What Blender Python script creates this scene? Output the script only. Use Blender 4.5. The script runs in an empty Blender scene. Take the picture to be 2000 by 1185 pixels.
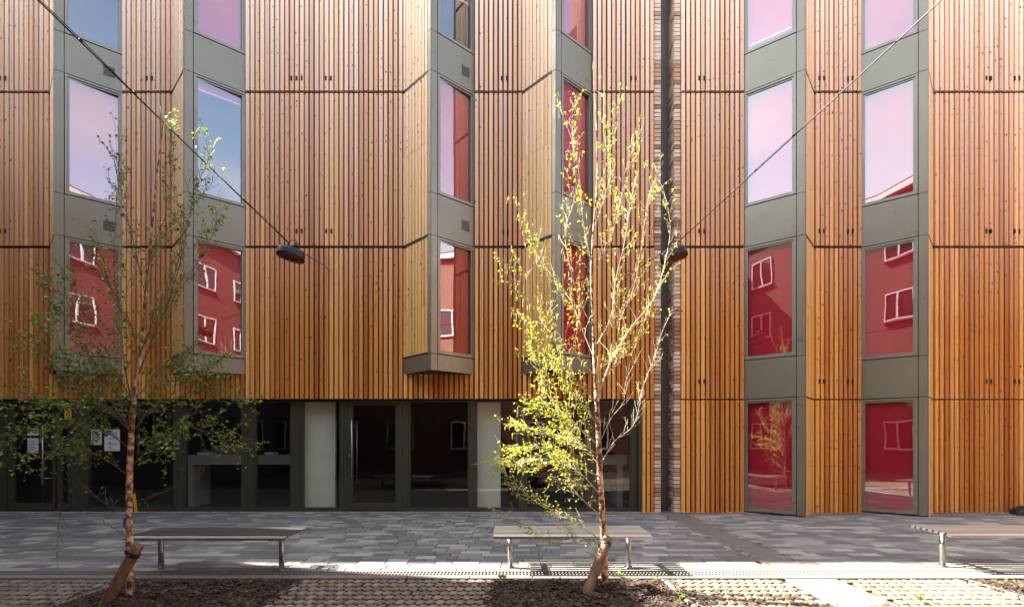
import bpy, math, random
from mathutils import Vector, Matrix
R = random.Random(11)
sc = bpy.context.scene
COL = sc.collection

# ------------------------------------------------------------------ camera, sky, sun, exposure
EYE = 1.295          # eye height, m
F = 944.0            # focal length in photo pixels (2000 px wide)
FY = 9.0             # facade plane, metres in front of the camera
cam_d = bpy.data.cameras.new('camera'); cam = bpy.data.objects.new('camera', cam_d); COL.objects.link(cam)
cam.location = (0, 0, EYE); cam.rotation_euler = (math.radians(90), 0, 0)
cam_d.sensor_width = 36; cam_d.lens = 36 * F / 2000; cam_d.shift_y = 0.1358
cam_d.clip_start = 0.05; cam_d.clip_end = 2000
sc.camera = cam
SUN_TRAVEL = Vector((1.0, -0.26, -1.0)).normalized()
world = bpy.data.worlds.new('World'); sc.world = world; world.use_nodes = True
wn = world.node_tree; wn.nodes.clear()
wo = wn.nodes.new('ShaderNodeOutputWorld'); wb = wn.nodes.new('ShaderNodeBackground'); ws = wn.nodes.new('ShaderNodeTexSky')
ws.sky_type = 'NISHITA'; ws.sun_disc = False
ws.sun_elevation = math.asin(-SUN_TRAVEL.z); ws.sun_rotation = math.atan2(-SUN_TRAVEL.x, -SUN_TRAVEL.y)
ws.air_density = 1.0; ws.dust_density = 1.6; ws.ozone_density = 1.0
wb.inputs['Strength'].default_value = 0.105
# thin broken high cloud mixed over the clear sky
wt = wn.nodes.new('ShaderNodeTexCoord'); wmp = wn.nodes.new('ShaderNodeMapping'); wmp.inputs['Scale'].default_value = (1, 1, 2.2)
wnz = wn.nodes.new('ShaderNodeTexNoise'); wnz.inputs['Scale'].default_value = 2.2; wnz.inputs['Detail'].default_value = 6; wnz.inputs['Roughness'].default_value = .55
wr = wn.nodes.new('ShaderNodeMapRange'); wr.inputs[1].default_value = .36; wr.inputs[2].default_value = .66; wr.inputs[3].default_value = .12; wr.inputs[4].default_value = .75
wbw = wn.nodes.new('ShaderNodeRGBToBW'); wml = wn.nodes.new('ShaderNodeMixRGB'); wml.blend_type = 'MULTIPLY'; wml.inputs[0].default_value = 1; wml.inputs[2].default_value = (1.75, 1.70, 1.64, 1)
wmx = wn.nodes.new('ShaderNodeMixRGB')
for a_, b_ in ((wt.outputs['Generated'], wmp.inputs[0]), (wmp.outputs[0], wnz.inputs['Vector']), (wnz.outputs['Fac'], wr.inputs[0]), (wr.outputs[0], wmx.inputs[0]),
               (ws.outputs[0], wbw.inputs[0]), (wbw.outputs[0], wml.inputs[1]), (ws.outputs[0], wmx.inputs[1]), (wml.outputs[0], wmx.inputs[2]), (wmx.outputs[0], wb.inputs[0]), (wb.outputs[0], wo.inputs[0])):
    wn.links.new(a_, b_)
sl = bpy.data.lights.new('sun', 'SUN'); sl.energy = 4.8; sl.angle = math.radians(0.5); sl.color = (1.0, 0.94, 0.84)
so = bpy.data.objects.new('sun', sl); COL.objects.link(so); so.location = (-30, 12, 30)
so.rotation_euler = SUN_TRAVEL.to_track_quat('-Z', 'Y').to_euler()
sc.view_settings.view_transform = 'Standard'; sc.view_settings.look = 'None'
sc.view_settings.gamma = 1.0; sc.view_settings.exposure = 3.1
sc.cycles.max_bounces = 8; sc.cycles.transparent_max_bounces = 12; sc.cycles.diffuse_bounces = 4
sc.cycles.glossy_bounces = 4; sc.cycles.caustics_reflective = False; sc.cycles.caustics_refractive = False
sc.cycles.sample_clamp_indirect = 6

# ------------------------------------------------------------------ helpers
def px(x, y, d):
    """point at depth d (m) seen at photo pixel x, y (used to measure positions from the photograph)"""
    return Vector(((x - 1000) * d / F, d, EYE - (y - 864) * d / F))

def tag(o, label=None, cat=None, group=None, kind=None):
    if label: o['label'] = label
    if cat: o['category'] = cat
    if group: o['group'] = group
    if kind: o['kind'] = kind
    return o

def empty(name, loc, label, cat, group=None):
    o = bpy.data.objects.new(name, None); COL.objects.link(o); o.location = loc
    o.empty_display_size = 0.2
    return tag(o, label, cat, group)

class MB:
    def __init__(s): s.v = []; s.f = []; s.m = []; s.smooth = []
    def face(s, idx, m=0, sm=False): s.f.append(idx); s.m.append(m); s.smooth.append(sm)
    def hexa(s, P, m=0):
        b = len(s.v); s.v += [tuple(p) for p in P]
        for q in ((0,3,2,1),(4,5,6,7),(0,1,5,4),(1,2,6,5),(2,3,7,6),(3,0,4,7)):
            s.face(tuple(b + i for i in q), m)
    def box(s, x0, x1, y0, y1, z0, z1, m=0):
        s.hexa([(x0,y0,z0),(x1,y0,z0),(x1,y1,z0),(x0,y1,z0),(x0,y0,z1),(x1,y0,z1),(x1,y1,z1),(x0,y1,z1)], m)
    def fbox(s, fr, u0, u1, z0, z1, n0, n1, m=0):
        """box in a facade frame fr = (origin xy, direction u, outward normal n)"""
        o, u, n = fr
        def P(a, c, z): return (o[0]+u[0]*a+n[0]*c, o[1]+u[1]*a+n[1]*c, z)
        s.hexa([P(u0,n1,z0),P(u1,n1,z0),P(u1,n0,z0),P(u0,n0,z0),P(u0,n1,z1),P(u1,n1,z1),P(u1,n0,z1),P(u0,n0,z1)], m)
    def bevbox(s, x0, x1, y0, y1, z0, z1, b=0.006, m=0):
        """box with chamfered top edges"""
        k = len(s.v)
        s.v += [(x0,y0,z0),(x1,y0,z0),(x1,y1,z0),(x0,y1,z0),(x0,y0,z1-b),(x1,y0,z1-b),(x1,y1,z1-b),(x0,y1,z1-b),
                (x0+b,y0+b,z1),(x1-b,y0+b,z1),(x1-b,y1-b,z1),(x0+b,y1-b,z1)]
        for q in ((0,1,5,4),(1,2,6,5),(2,3,7,6),(3,0,4,7),(4,5,9,8),(5,6,10,9),(6,7,11,10),(7,4,8,11),(8,9,10,11)):
            s.face(tuple(k+i for i in q), m)
    def quad(s, P, m=0):
        b = len(s.v); s.v += [tuple(p) for p in P]; s.face(tuple(range(b, b+len(P))), m)
    def tube(s, pts, rad, n=6, m=0, cap=True):
        pts = [Vector(p) for p in pts]
        if not isinstance(rad, (list, tuple)): rad = [rad]*len(pts)
        b = len(s.v); ref = None
        for i, p in enumerate(pts):
            t = (pts[min(i+1, len(pts)-1)] - pts[max(i-1, 0)])
            t = t.normalized() if t.length > 1e-9 else Vector((0,0,1))
            if ref is None: ref = t.orthogonal().normalized()
            a = (ref - t*ref.dot(t)); a = a.normalized() if a.length > 1e-6 else t.orthogonal().normalized()
            ref = a; c = t.cross(a)
            for k in range(n):
                an = 2*math.pi*k/n
                s.v.append(tuple(p + (a*math.cos(an)+c*math.sin(an))*rad[i]))
        for i in range(len(pts)-1):
            for k in range(n):
                k2 = (k+1) % n
                s.face((b+i*n+k, b+i*n+k2, b+(i+1)*n+k2, b+(i+1)*n+k), m, True)
        if cap:
            s.face(tuple(b+k for k in reversed(range(n))), m); e = b+(len(pts)-1)*n
            s.face(tuple(e+k for k in range(n)), m)
    def build(s, name, mats, parent=None, local=False):
        me = bpy.data.meshes.new(name)
        off = Vector((0,0,0))
        if parent is not None and not local: off = parent_world(parent)
        me.from_pydata([tuple(Vector(v)-off) for v in s.v] if off.length else s.v, [], s.f)
        if not isinstance(mats, (list, tuple)): mats = [mats]
        for m in mats: me.materials.append(m)
        me.polygons.foreach_set('material_index', s.m); me.polygons.foreach_set('use_smooth', s.smooth)
        me.update()
        o = bpy.data.objects.new(name, me); COL.objects.link(o)
        if parent is not None: o.parent = parent
        return o
def parent_world(p):
    v = Vector((0,0,0))
    while p is not None: v = v + p.location; p = p.parent
    return v

# ------------------------------------------------------------------ materials
def mat(name):
    m = bpy.data.materials.new(name); m.use_nodes = True
    nt = m.node_tree; b = nt.nodes['Principled BSDF']
    return m, nt, b
def N(nt, t, **k):
    n = nt.nodes.new(t)
    for a, v in k.items():
        if a in n.inputs.keys() if isinstance(a, str) else False: n.inputs[a].default_value = v
        else: setattr(n, a, v)
    return n
def L(nt, a, b): nt.links.new(a, b)
def ramp(nt, fac, stops, interp='LINEAR'):
    r = nt.nodes.new('ShaderNodeValToRGB'); r.color_ramp.interpolation = interp
    els = r.color_ramp.elements
    while len(els) < len(stops): els.new(0.5)
    for e, (p, c) in zip(els, stops): e.position = p; e.color = (c[0], c[1], c[2], 1)
    L(nt, fac, r.inputs[0]); return r.outputs[0]
def coords(nt, scale=(1,1,1), world=False):
    if world:
        g = nt.nodes.new('ShaderNodeNewGeometry'); src = g.outputs['Position']
    else:
        g = nt.nodes.new('ShaderNodeTexCoord'); src = g.outputs['Object']
    mp = nt.nodes.new('ShaderNodeMapping'); mp.inputs['Scale'].default_value = scale
    L(nt, src, mp.inputs[0]); return mp.outputs[0]
def noise(nt, vec, scale, detail=3, rough=.5, out='Fac'):
    n = nt.nodes.new('ShaderNodeTexNoise'); n.inputs['Scale'].default_value = scale
    n.inputs['Detail'].default_value = detail; n.inputs['Roughness'].default_value = rough
    L(nt, vec, n.inputs['Vector']); return n.outputs[out]
def mix(nt, fac, a, b, mode='MIX'):
    n = nt.nodes.new('ShaderNodeMix'); n.data_type = 'RGBA'; n.blend_type = mode
    for s, v in ((n.inputs[0], fac), (n.inputs[6], a), (n.inputs[7], b)):
        if isinstance(v, (int, float)): s.default_value = v
        elif isinstance(v, tuple): s.default_value = (v[0], v[1], v[2], 1)
        else: L(nt, v, s)
    return n.outputs[2]
def math_(nt, op, a, b=None, clamp=False):
    n = nt.nodes.new('ShaderNodeMath'); n.operation = op; n.use_clamp = clamp
    for i, v in enumerate((a, b)):
        if v is None: continue
        if isinstance(v, (int, float)): n.inputs[i].default_value = v
        else: L(nt, v, n.inputs[i])
    return n.outputs[0]
def bump(nt, h, dist, b, strength=1.0):
    n = nt.nodes.new('ShaderNodeBump'); n.inputs['Distance'].default_value = dist; n.inputs['Strength'].default_value = strength
    L(nt, h, n.inputs['Height']); L(nt, n.outputs[0], b.inputs['Normal']); return n
def rnd(nt):
    g = nt.nodes.new('ShaderNodeNewGeometry'); return g.outputs['Random Per Island']

def simple(name, col, rough=.5, metal=0.0, var=.12, scale=6.0, bumpd=0.0):
    m, nt, b = mat(name)
    v = coords(nt, world=True)
    nf = noise(nt, v, scale, 4)
    c = mix(nt, nf, tuple(x*(1-var) for x in col), tuple(min(1, x*(1+var)) for x in col))
    L(nt, c, b.inputs['Base Color']); b.inputs['Roughness'].default_value = rough; b.inputs['Metallic'].default_value = metal
    if bumpd: bump(nt, noise(nt, v, scale*8, 3), bumpd, b)
    return m

def wood(name, dark, mid, light, rough=.62, knots=True, upper_skylight=True):
    m, nt, b = mat(name)
    r = rnd(nt)
    g = nt.nodes.new('ShaderNodeNewGeometry')
    sep = nt.nodes.new('ShaderNodeSeparateXYZ'); L(nt, g.outputs['Position'], sep.inputs[0])
    xx = math_(nt, 'ADD', sep.outputs[0], math_(nt, 'MULTIPLY', sep.outputs[1], 2.3))
    cmb = nt.nodes.new('ShaderNodeCombineXYZ'); L(nt, xx, cmb.inputs[0]); L(nt, sep.outputs[2], cmb.inputs[1])
    L(nt, math_(nt, 'MULTIPLY', r, 40.0), cmb.inputs[2])
    v = cmb.outputs[0]
    base = ramp(nt, r, [(0, dark), (.3, mid), (.62, mid), (.86, light), (1, tuple(min(1, c*1.12) for c in light))])
    # second, finer per-board hue shift
    r2 = math_(nt, 'FRACT', math_(nt, 'MULTIPLY', r, 17.31))
    base = mix(nt, math_(nt, 'MULTIPLY', r2, .35), base, (mid[0]*.95, mid[1]*.78, mid[2]*.62))
    # grain
    mp = nt.nodes.new('ShaderNodeMapping'); mp.inputs['Scale'].default_value = (60, 1.6, 1); L(nt, v, mp.inputs[0])
    gr = noise(nt, mp.outputs[0], 1.0, 5, .6)
    base = mix(nt, math_(nt, 'MULTIPLY', math_(nt, 'SUBTRACT', gr, .45, True), 1.6, True), base, tuple(c*.5 for c in dark), 'MIX')
    # slow weathering, greyer towards where rain reaches
    wv = nt.nodes.new('ShaderNodeMapping'); wv.inputs['Scale'].default_value = (9, .45, 1); L(nt, v, wv.inputs[0])
    we = noise(nt, wv.outputs[0], 1.0, 3)
    base = mix(nt, math_(nt, 'MULTIPLY', math_(nt, 'SUBTRACT', we, .5, True), 1.1, True), base, (.60, .40, .22))
    # brighter skylight on upper storeys painted into the board colour, plus slight weathering
    up = nt.nodes.new('ShaderNodeMapRange'); up.inputs[1].default_value = 3.4; up.inputs[2].default_value = 9.6; up.inputs[3].default_value = 0; up.inputs[4].default_value = UPPER_SKYLIGHT if upper_skylight else 0.0
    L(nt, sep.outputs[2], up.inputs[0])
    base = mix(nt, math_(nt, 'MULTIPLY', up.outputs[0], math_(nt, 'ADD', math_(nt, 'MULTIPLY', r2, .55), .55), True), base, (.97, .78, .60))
    hgt = gr
    if knots:
        vo = nt.nodes.new('ShaderNodeTexVoronoi'); vo.voronoi_dimensions = '2D'; vo.inputs['Scale'].default_value = 9.0
        kv = nt.nodes.new('ShaderNodeMapping'); kv.inputs['Scale'].default_value = (1.3, .9, 1); L(nt, v, kv.inputs[0]); kn = nt.nodes.new('ShaderNodeMixRGB'); kn.inputs[0].default_value = .018; L(nt, kv.outputs[0], kn.inputs[1]); L(nt, noise(nt, v, 60, 2, .5, 'Color'), kn.inputs[2]); L(nt, kn.outputs[0], vo.inputs['Vector'])
        sepc = nt.nodes.new('ShaderNodeSeparateColor'); L(nt, vo.outputs['Color'], sepc.inputs[0])
        size = math_(nt, 'MULTIPLY', sepc.outputs[0], .165)
        k = math_(nt, 'GREATER_THAN', math_(nt, 'SUBTRACT', size, vo.outputs['Distance']), .0)
        k = math_(nt, 'MULTIPLY', k, math_(nt, 'GREATER_THAN', sepc.outputs[1], .5))
        k = math_(nt, 'MULTIPLY', k, math_(nt, 'ADD', math_(nt, 'MULTIPLY', sepc.outputs[2], .75), .3))
        base = mix(nt, math_(nt, 'MULTIPLY', k, 1.0, True), base, (.075, .024, .009))
    L(nt, base, b.inputs['Base Color']); b.inputs['Roughness'].default_value = rough
    b.inputs['Specular IOR Level'].default_value = .2
    bump(nt, hgt, .0015, b)
    return m

UPPER_SKYLIGHT = .92
M = {}
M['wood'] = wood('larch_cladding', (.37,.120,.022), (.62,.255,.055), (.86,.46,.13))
M['wood_lit'] = wood('larch_cladding_side_lit', (.64,.35,.09), (.80,.49,.145), (.88,.60,.22))  # same larch made brighter: stronger skylight on the bay returns put into the colour
M['wood_back'] = wood('larch_backing_board', (.15,.055,.015), (.20,.078,.022), (.26,.105,.032), knots=False, upper_skylight=False)
M['joint'] = simple('brown_flashing', (.02,.009,.006), .5)
M['black'] = simple('black_gap', (.003,.003,.003), .7)
def metal_panel(name, col, rough, metal):
    m, nt, b = mat(name)
    v = coords(nt, world=True)
    c = mix(nt, noise(nt, v, 1.3, 4), tuple(x*.88 for x in col), tuple(x*1.12 for x in col))
    st = coords(nt, (14, 14, .6), True)
    c = mix(nt, math_(nt, 'MULTIPLY', math_(nt, 'SUBTRACT', noise(nt, st, 1.0, 4), .53, True), .9, True), c, tuple(x*.72 for x in col))
    L(nt, c, b.inputs['Base Color']); b.inputs['Metallic'].default_value = metal
    rr = ramp(nt, noise(nt, v, 3.0, 4), [(.3, (rough-.06,)*3), (.7, (rough+.08,)*3)])
    L(nt, rr, b.inputs['Roughness'])
    bump(nt, noise(nt, v, 1.8, 2), .010, b, .6)
    return m
M['metal'] = metal_panel('grey_green_panel', (.205,.192,.138), .32, .35)
M['metal_dark'] = metal_panel('bronze_frame', (.066,.064,.044), .4, .3)
M['frame_up'] = metal_panel('window_frame_metal', (.235,.225,.175), .33, .3)
M['recess'] = metal_panel('dark_recess_panel', (.13,.135,.12), .42, .2)
def blind_mat(name, c):
    m, nt, b = mat(name)
    v = coords(nt, (1,1,1), True)
    L(nt, mix(nt, noise(nt, v, 2.5, 3), tuple(x*.93 for x in c), tuple(min(1,x*1.05) for x in c)), b.inputs['Base Color'])
    b.inputs['Roughness'].default_value = .8
    return m
M['blind'] = blind_mat('red_roller_blind', (.78,.006,.035))
M['white'] = simple('white_paint', (.78,.77,.74), .45, 0, .05)
M['offwhite'] = simple('aged_white_frame', (.62,.61,.59), .5, 0, .08)
M['counter'] = simple('counter_laminate', (.30,.30,.27), .5, 0, .05)
M['cream'] = simple('cream_panel', (.80,.81,.66), .7, 0, .14, 2.2)
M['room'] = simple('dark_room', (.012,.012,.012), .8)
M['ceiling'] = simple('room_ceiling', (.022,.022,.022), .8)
def glass_mat(name, r0, tint, wav=.0):
    m = bpy.data.materials.new(name); m.use_nodes = True; nt = m.node_tree; nt.nodes.clear()
    out = nt.nodes.new('ShaderNodeOutputMaterial'); mx = nt.nodes.new('ShaderNodeMixShader')
    tr = nt.nodes.new('ShaderNodeBsdfTransparent'); tr.inputs[0].default_value = (*tint, 1)
    gl = nt.nodes.new('ShaderNodeBsdfGlossy'); gl.inputs['Roughness'].default_value = 0.0
    lw = nt.nodes.new('ShaderNodeLayerWeight'); lw.inputs['Blend'].default_value = .5
    f5 = math_(nt, 'POWER', lw.outputs['Facing'], 5.0)
    r = math_(nt, 'ADD', math_(nt, 'MULTIPLY', f5, 1-r0), r0)
    if wav:
        v = coords(nt, (1,1,.7), True)
        bp = nt.nodes.new('ShaderNodeBump'); bp.inputs['Distance'].default_value = wav
        L(nt, noise(nt, v, 1.6, 1.0, .4), bp.inputs['Height']); L(nt, bp.outputs[0], gl.inputs['Normal'])
    L(nt, r, mx.inputs[0]); L(nt, tr.outputs[0], mx.inputs[1]); L(nt, gl.outputs[0], mx.inputs[2]); L(nt, mx.outputs[0], out.inputs[0])
    return m
M['glass'] = glass_mat('coated_window_glass', .25, (.78,.80,.80), .0022)
M['shop_glass'] = glass_mat('shopfront_glass', .085, (.80,.84,.82), .0018)
def brick_faces(name, cols, mortar=None):
    m, nt, b = mat(name)
    c = ramp(nt, rnd(nt), [(i/(len(cols)-1), k) for i, k in enumerate(cols)], 'CONSTANT' if len(cols) > 5 else 'LINEAR')
    v = coords(nt, world=True)
    c = mix(nt, math_(nt, 'MULTIPLY', noise(nt, v, 30, 5, .7), .8), c, (.55,.48,.42), 'MULTIPLY')
    c = mix(nt, math_(nt, 'MULTIPLY', math_(nt, 'SUBTRACT', noise(nt, v, 9, 4, .6), .5, True), 1.4, True), c, (.55,.48,.42))
    L(nt, c, b.inputs['Base Color']); b.inputs['Roughness'].default_value = .9
    bump(nt, noise(nt, v, 70, 4), .003, b)
    return m
M['brick'] = brick_faces('pale_mixed_brick', [(.66,.44,.27),(.82,.66,.48),(.50,.30,.18),(.88,.78,.62),(.70,.48,.31),(.38,.22,.13),(.86,.74,.58),(.66,.40,.23)])
M['sett_brown'] = brick_faces('brown_setts', [(.15,.095,.06),(.22,.14,.09),(.11,.075,.055),(.28,.19,.12),(.18,.12,.085),(.10,.07,.055)])
M['mortar'] = simple('dark_mortar', (.022,.018,.015), .9)
def pavers():
    m, nt, b = mat('grey_paving_blocks')
    r = rnd(nt)
    c = ramp(nt, r, [(0,(.115,.118,.114)),(.25,(.15,.153,.146)),(.45,(.20,.20,.187)),(.62,(.265,.26,.238)),(.8,(.345,.335,.30)),(.92,(.17,.17,.16))], 'CONSTANT')
    v = coords(nt, world=True)
    c = mix(nt, noise(nt, v, 90, 4, .7), tuple([.72]*3), (1.15,1.15,1.15)) if False else mix(nt, .8, c, ramp(nt, noise(nt, v, 60, 5, .7), [(.3,(.62,.62,.62)),(.7,(1,1,1))]), 'MULTIPLY')
    c = mix(nt, math_(nt, 'MULTIPLY', math_(nt, 'SUBTRACT', noise(nt, v, 1.1, 5, .6), .5, True), 1.5, True), c, (.10,.092,.085))
    L(nt, c, b.inputs['Base Color']); b.inputs['Roughness'].default_value = .62
    bump(nt, noise(nt, v, 120, 4, .6), .0015, b)
    return m
M['paver'] = pavers()
M['slate'] = simple('slate_strip', (.115,.12,.12), .6, 0, .2, 8, .001)
M['pale_stone'] = simple('pale_kerb_stone', (.14,.128,.112), .8, 0, .12, 14, .001)
M['soil'] = simple('dark_soil', (.035,.024,.016), .95, 0, .4, 14, .01)
def sett():
    m, nt, b = mat('brown_concrete_setts')
    c = ramp(nt, rnd(nt), [(0,(.13,.098,.066)),(.5,(.18,.142,.100)),(1,(.25,.205,.150))])
    v = coords(nt, world=True)
    c = mix(nt, .8, c, ramp(nt, noise(nt, v, 50, 5, .7), [(.3,(.6,.58,.56)),(.7,(1,1,1))]), 'MULTIPLY')
    L(nt, c, b.inputs['Base Color']); b.inputs['Roughness'].default_value = .85
    bump(nt, noise(nt, v, 110, 4), .002, b); return m
M['sett'] = sett()
def ramp_island(name, cols, rough=.85):
    m, nt, b = mat(name)
    L(nt, ramp(nt, rnd(nt), [(i/(len(cols)-1), c) for i, c in enumerate(cols)]), b.inputs['Base Color'])
    b.inputs['Roughness'].default_value = rough; return m
M['chips'] = ramp_island('bark_chips', [(.015,.009,.006),(.032,.018,.011),(.055,.031,.018),(.10,.062,.04),(.02,.012,.008)])
M['pebble'] = ramp_island('pale_pebbles', [(.25,.2,.15),(.5,.42,.33),(.35,.27,.2),(.62,.56,.48)])
def steel():
    m, nt, b = mat('brushed_stainless_steel')
    v = coords(nt, (2,160,160), True)
    L(nt, ramp(nt, noise(nt, v, 1.0, 3), [(.3,(.30,.30,.295)),(.7,(.46,.455,.44))]), b.inputs['Base Color'])
    b.inputs['Metallic'].default_value = .9; b.inputs['Roughness'].default_value = .33
    return m
M['steel'] = steel()
M['blackmetal'] = simple('black_painted_metal', (.005,.005,.006), .45, .2)
M['rubber'] = simple('black_rubber', (.012,.012,.012), .6)
M['cable'] = simple('dark_steel_cable', (.02,.018,.016), .4, .6)
def bark():
    m, nt, b = mat('birch_bark')
    v = coords(nt, world=True)
    base = ramp(nt, noise(nt, v, 22, 4), [(.38,(.08,.034,.015)),(.49,(.36,.18,.075)),(.60,(.66,.50,.35))])
    bands = coords(nt, (9,9,34), True)
    bn = noise(nt, bands, 1.0, 4, .6)
    k = math_(nt, 'MULTIPLY', math_(nt, 'SUBTRACT', bn, .56, True), 7.0, True)
    base = mix(nt, k, base, (.05,.026,.018))
    L(nt, base, b.inputs['Base Color']); b.inputs['Roughness'].default_value = .7
    bump(nt, bn, .004, b); return m
M['bark'] = bark()
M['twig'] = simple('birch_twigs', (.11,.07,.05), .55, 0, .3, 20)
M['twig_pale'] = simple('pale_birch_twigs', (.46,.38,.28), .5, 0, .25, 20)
def leaf(name, cols, trans=.55):
    m = bpy.data.materials.new(name); m.use_nodes = True; nt = m.node_tree; nt.nodes.clear()
    out = nt.nodes.new('ShaderNodeOutputMaterial'); mx = nt.nodes.new('ShaderNodeMixShader'); mx.inputs[0].default_value = trans
    pb = nt.nodes.new('ShaderNodeBsdfPrincipled'); tl = nt.nodes.new('ShaderNodeBsdfTranslucent')
    c = ramp(nt, rnd(nt), [(i/(len(cols)-1), k) for i, k in enumerate(cols)])
    L(nt, c, pb.inputs['Base Color']); pb.inputs['Roughness'].default_value = .38
    L(nt, mix(nt, 1.0, c, (1.25,1.2,.5), 'MULTIPLY'), tl.inputs[0])
    L(nt, pb.outputs[0], mx.inputs[1]); L(nt, tl.outputs[0], mx.inputs[2]); L(nt, mx.outputs[0], out.inputs[0]); return m
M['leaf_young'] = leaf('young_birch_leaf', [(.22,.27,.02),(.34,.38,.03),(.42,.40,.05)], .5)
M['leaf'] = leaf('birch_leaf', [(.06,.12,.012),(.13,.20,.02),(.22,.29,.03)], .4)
M['catkin'] = simple('pale_catkin', (.42,.36,.12), .7)
def stakewood():
    m, nt, b = mat('round_stake_timber')
    v = coords(nt, (25,25,3), True)
    L(nt, ramp(nt, noise(nt, v, 1.0, 4), [(.3,(.075,.038,.02)),(.7,(.22,.13,.07))]), b.inputs['Base Color'])
    b.inputs['Roughness'].default_value = .75; bump(nt, noise(nt, v, 2.0, 4), .003, b); return m
M['stake'] = stakewood()
M['yellow'] = simple('yellow_plastic', (.75,.50,.02), .5, 0, .05)
M['blue'] = simple('blue_tape', (.02,.10,.50), .45, 0, .05)
M['red'] = simple('red_print', (.55,.04,.03), .5)
M['paper'] = simple('white_paper', (.62,.66,.68), .7, 0, .04)
M['ink'] = simple('dark_ink', (.03,.03,.04), .6)
M['amber'] = simple('amber_lens', (.10,.03,.008), .25)
M['asphalt'] = simple('asphalt_ground', (.06,.058,.055), .9, 0, .2, 5, .003)
def opp_brick(name, c1, c2, mor, scale=1.0):
    m, nt, b = mat(name)
    g = nt.nodes.new('ShaderNodeNewGeometry'); sep = nt.nodes.new('ShaderNodeSeparateXYZ'); L(nt, g.outputs['Position'], sep.inputs[0])
    cmb = nt.nodes.new('ShaderNodeCombineXYZ'); L(nt, math_(nt, 'ADD', sep.outputs[0], sep.outputs[1]), cmb.inputs[0]); L(nt, sep.outputs[2], cmb.inputs[1])
    bt = nt.nodes.new('ShaderNodeTexBrick'); L(nt, cmb.outputs[0], bt.inputs['Vector'])
    bt.inputs['Color1'].default_value = (*c1,1); bt.inputs['Color2'].default_value = (*c2,1); bt.inputs['Mortar'].default_value = (*mor,1)
    bt.inputs['Scale'].default_value = 1.0; bt.inputs['Brick Width'].default_value = .225; bt.inputs['Row Height'].default_value = .075; bt.inputs['Mortar Size'].default_value = .010
    c = mix(nt, math_(nt, 'MULTIPLY', noise(nt, cmb.outputs[0], 2.0, 5), .5), bt.outputs[0], tuple(x*.6 for x in c1))
    L(nt, c, b.inputs['Base Color']); b.inputs['Roughness'].default_value = .9
    bump(nt, bt.outputs['Fac'], -.004, b); return m
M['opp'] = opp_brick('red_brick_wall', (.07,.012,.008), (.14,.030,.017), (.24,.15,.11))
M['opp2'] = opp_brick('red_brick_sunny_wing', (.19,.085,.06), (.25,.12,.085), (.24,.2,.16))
M['render'] = simple('pale_render', (.09,.08,.07), .85, 0, .08, 3)
M['roof'] = simple('roof_tiles', (.10,.07,.06), .8, 0, .2, 12)

# ------------------------------------------------------------------ setting: ground sheets
def sheet(name, m, x0, x1, y0, y1, z, label, hole=None):
    b = MB(); b.quad([(x0,y0,z),(x1,y0,z),(x1,y1,z),(x0,y1,z)])
    return tag(b.build(name, m), label, kind='structure')
sheet('ground', M['asphalt'], -300, 300, -300, 300, -.06, 'dark ground sheet lying under the paving and around the buildings')
sheet('soil_bed', M['soil'], -11.9, 12.9, -3.4, 9.4, -.022, 'dark soil showing in the joints and gaps of the courtyard paving')

Y_DR0, Y_DR1, Y_KB0 = 4.70, 4.90, 4.60
BX0, BX1 = 2.70, 3.17      # cross band that runs out from the brick recess
# paving blocks
b = MB(); y = Y_DR1 + .004; row = 0
while y < 9.2:
    hgt = .135 if row % 3 else .115
    x = -11.8 + R.random()*.3
    while x < 12.8:
        w = R.choice([.18, .24, .24, .30, .30, .36])
        x1 = x + w
        if y > 9.12 and x1 > 2.3: x1 = x + w
        def put(a, c):
            if c-a > .05: b.bevbox(a, c-.006, y, min(y+hgt, 9.24)-.006, -.05, R.uniform(-.0012, .0012), .004)
        if x1 <= BX0 or x >= BX1: put(x, x1)
        else:
            if x < BX0: put(x, BX0)
            if x1 > BX1: put(BX1, x1)
        x = x1
    y += hgt; row += 1
tag(b.build('paving', M['paver']), 'mixed grey paving blocks laid in staggered courses in front of the timber building', kind='structure')
# cross band
b = MB(); y = Y_DR1
while y < 9.33:
    for xa in (BX0, BX1-.085):
        b.bevbox(xa+.003, xa+.08, y, y+.062, -.05, R.uniform(-.001,.003), .006)
    y += .068
tag(b.build('sett_edging', M['sett_brown']), 'two rows of small brown brick setts edging the slate strip that leads to the brick recess', kind='structure')
b = MB(); y = Y_DR1
while y < 9.33:
    l = R.uniform(.42,.6); w = (BX1-BX0-.17)/2
    for k in range(2):
        xa = BX0+.085 + k*w; b.bevbox(xa, xa+w-.005, y, min(y+l,9.34)-.005, -.05, R.uniform(-.001,.001), .003)
    y += l
tag(b.build('slate_strip', M['slate']), 'dark slate strip between brown setts leading to the brick recess', kind='structure')
# linear drain
b = MB()
b.box(-11.8,12.8,Y_DR0,Y_DR0+.028,-.05,.0); b.box(-11.8,12.8,Y_DR1-.028,Y_DR1,-.05,.0)
b.box(-11.8,12.8,(Y_DR0+Y_DR1)/2-.006,(Y_DR0+Y_DR1)/2+.006,-.03,-.002)
x = -8.0
while x < 8.0:
    b.box(x,x+.014,Y_DR0+.028,Y_DR1-.028,-.03,-.004); x += .034
tag(b.build('drain_channel', M['pale_stone']), 'long slotted drain channel crossing the courtyard in front of the benches', kind='structure')
b = MB(); x = -11.8
while x < 12.8:
    b.bevbox(x, x+.594, Y_KB0, Y_DR0-.004, -.06, .012, .006); x += .6
tag(b.build('kerb', M['pale_stone']), 'narrow pale stone kerb between drain and permeable setts', kind='structure')
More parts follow.
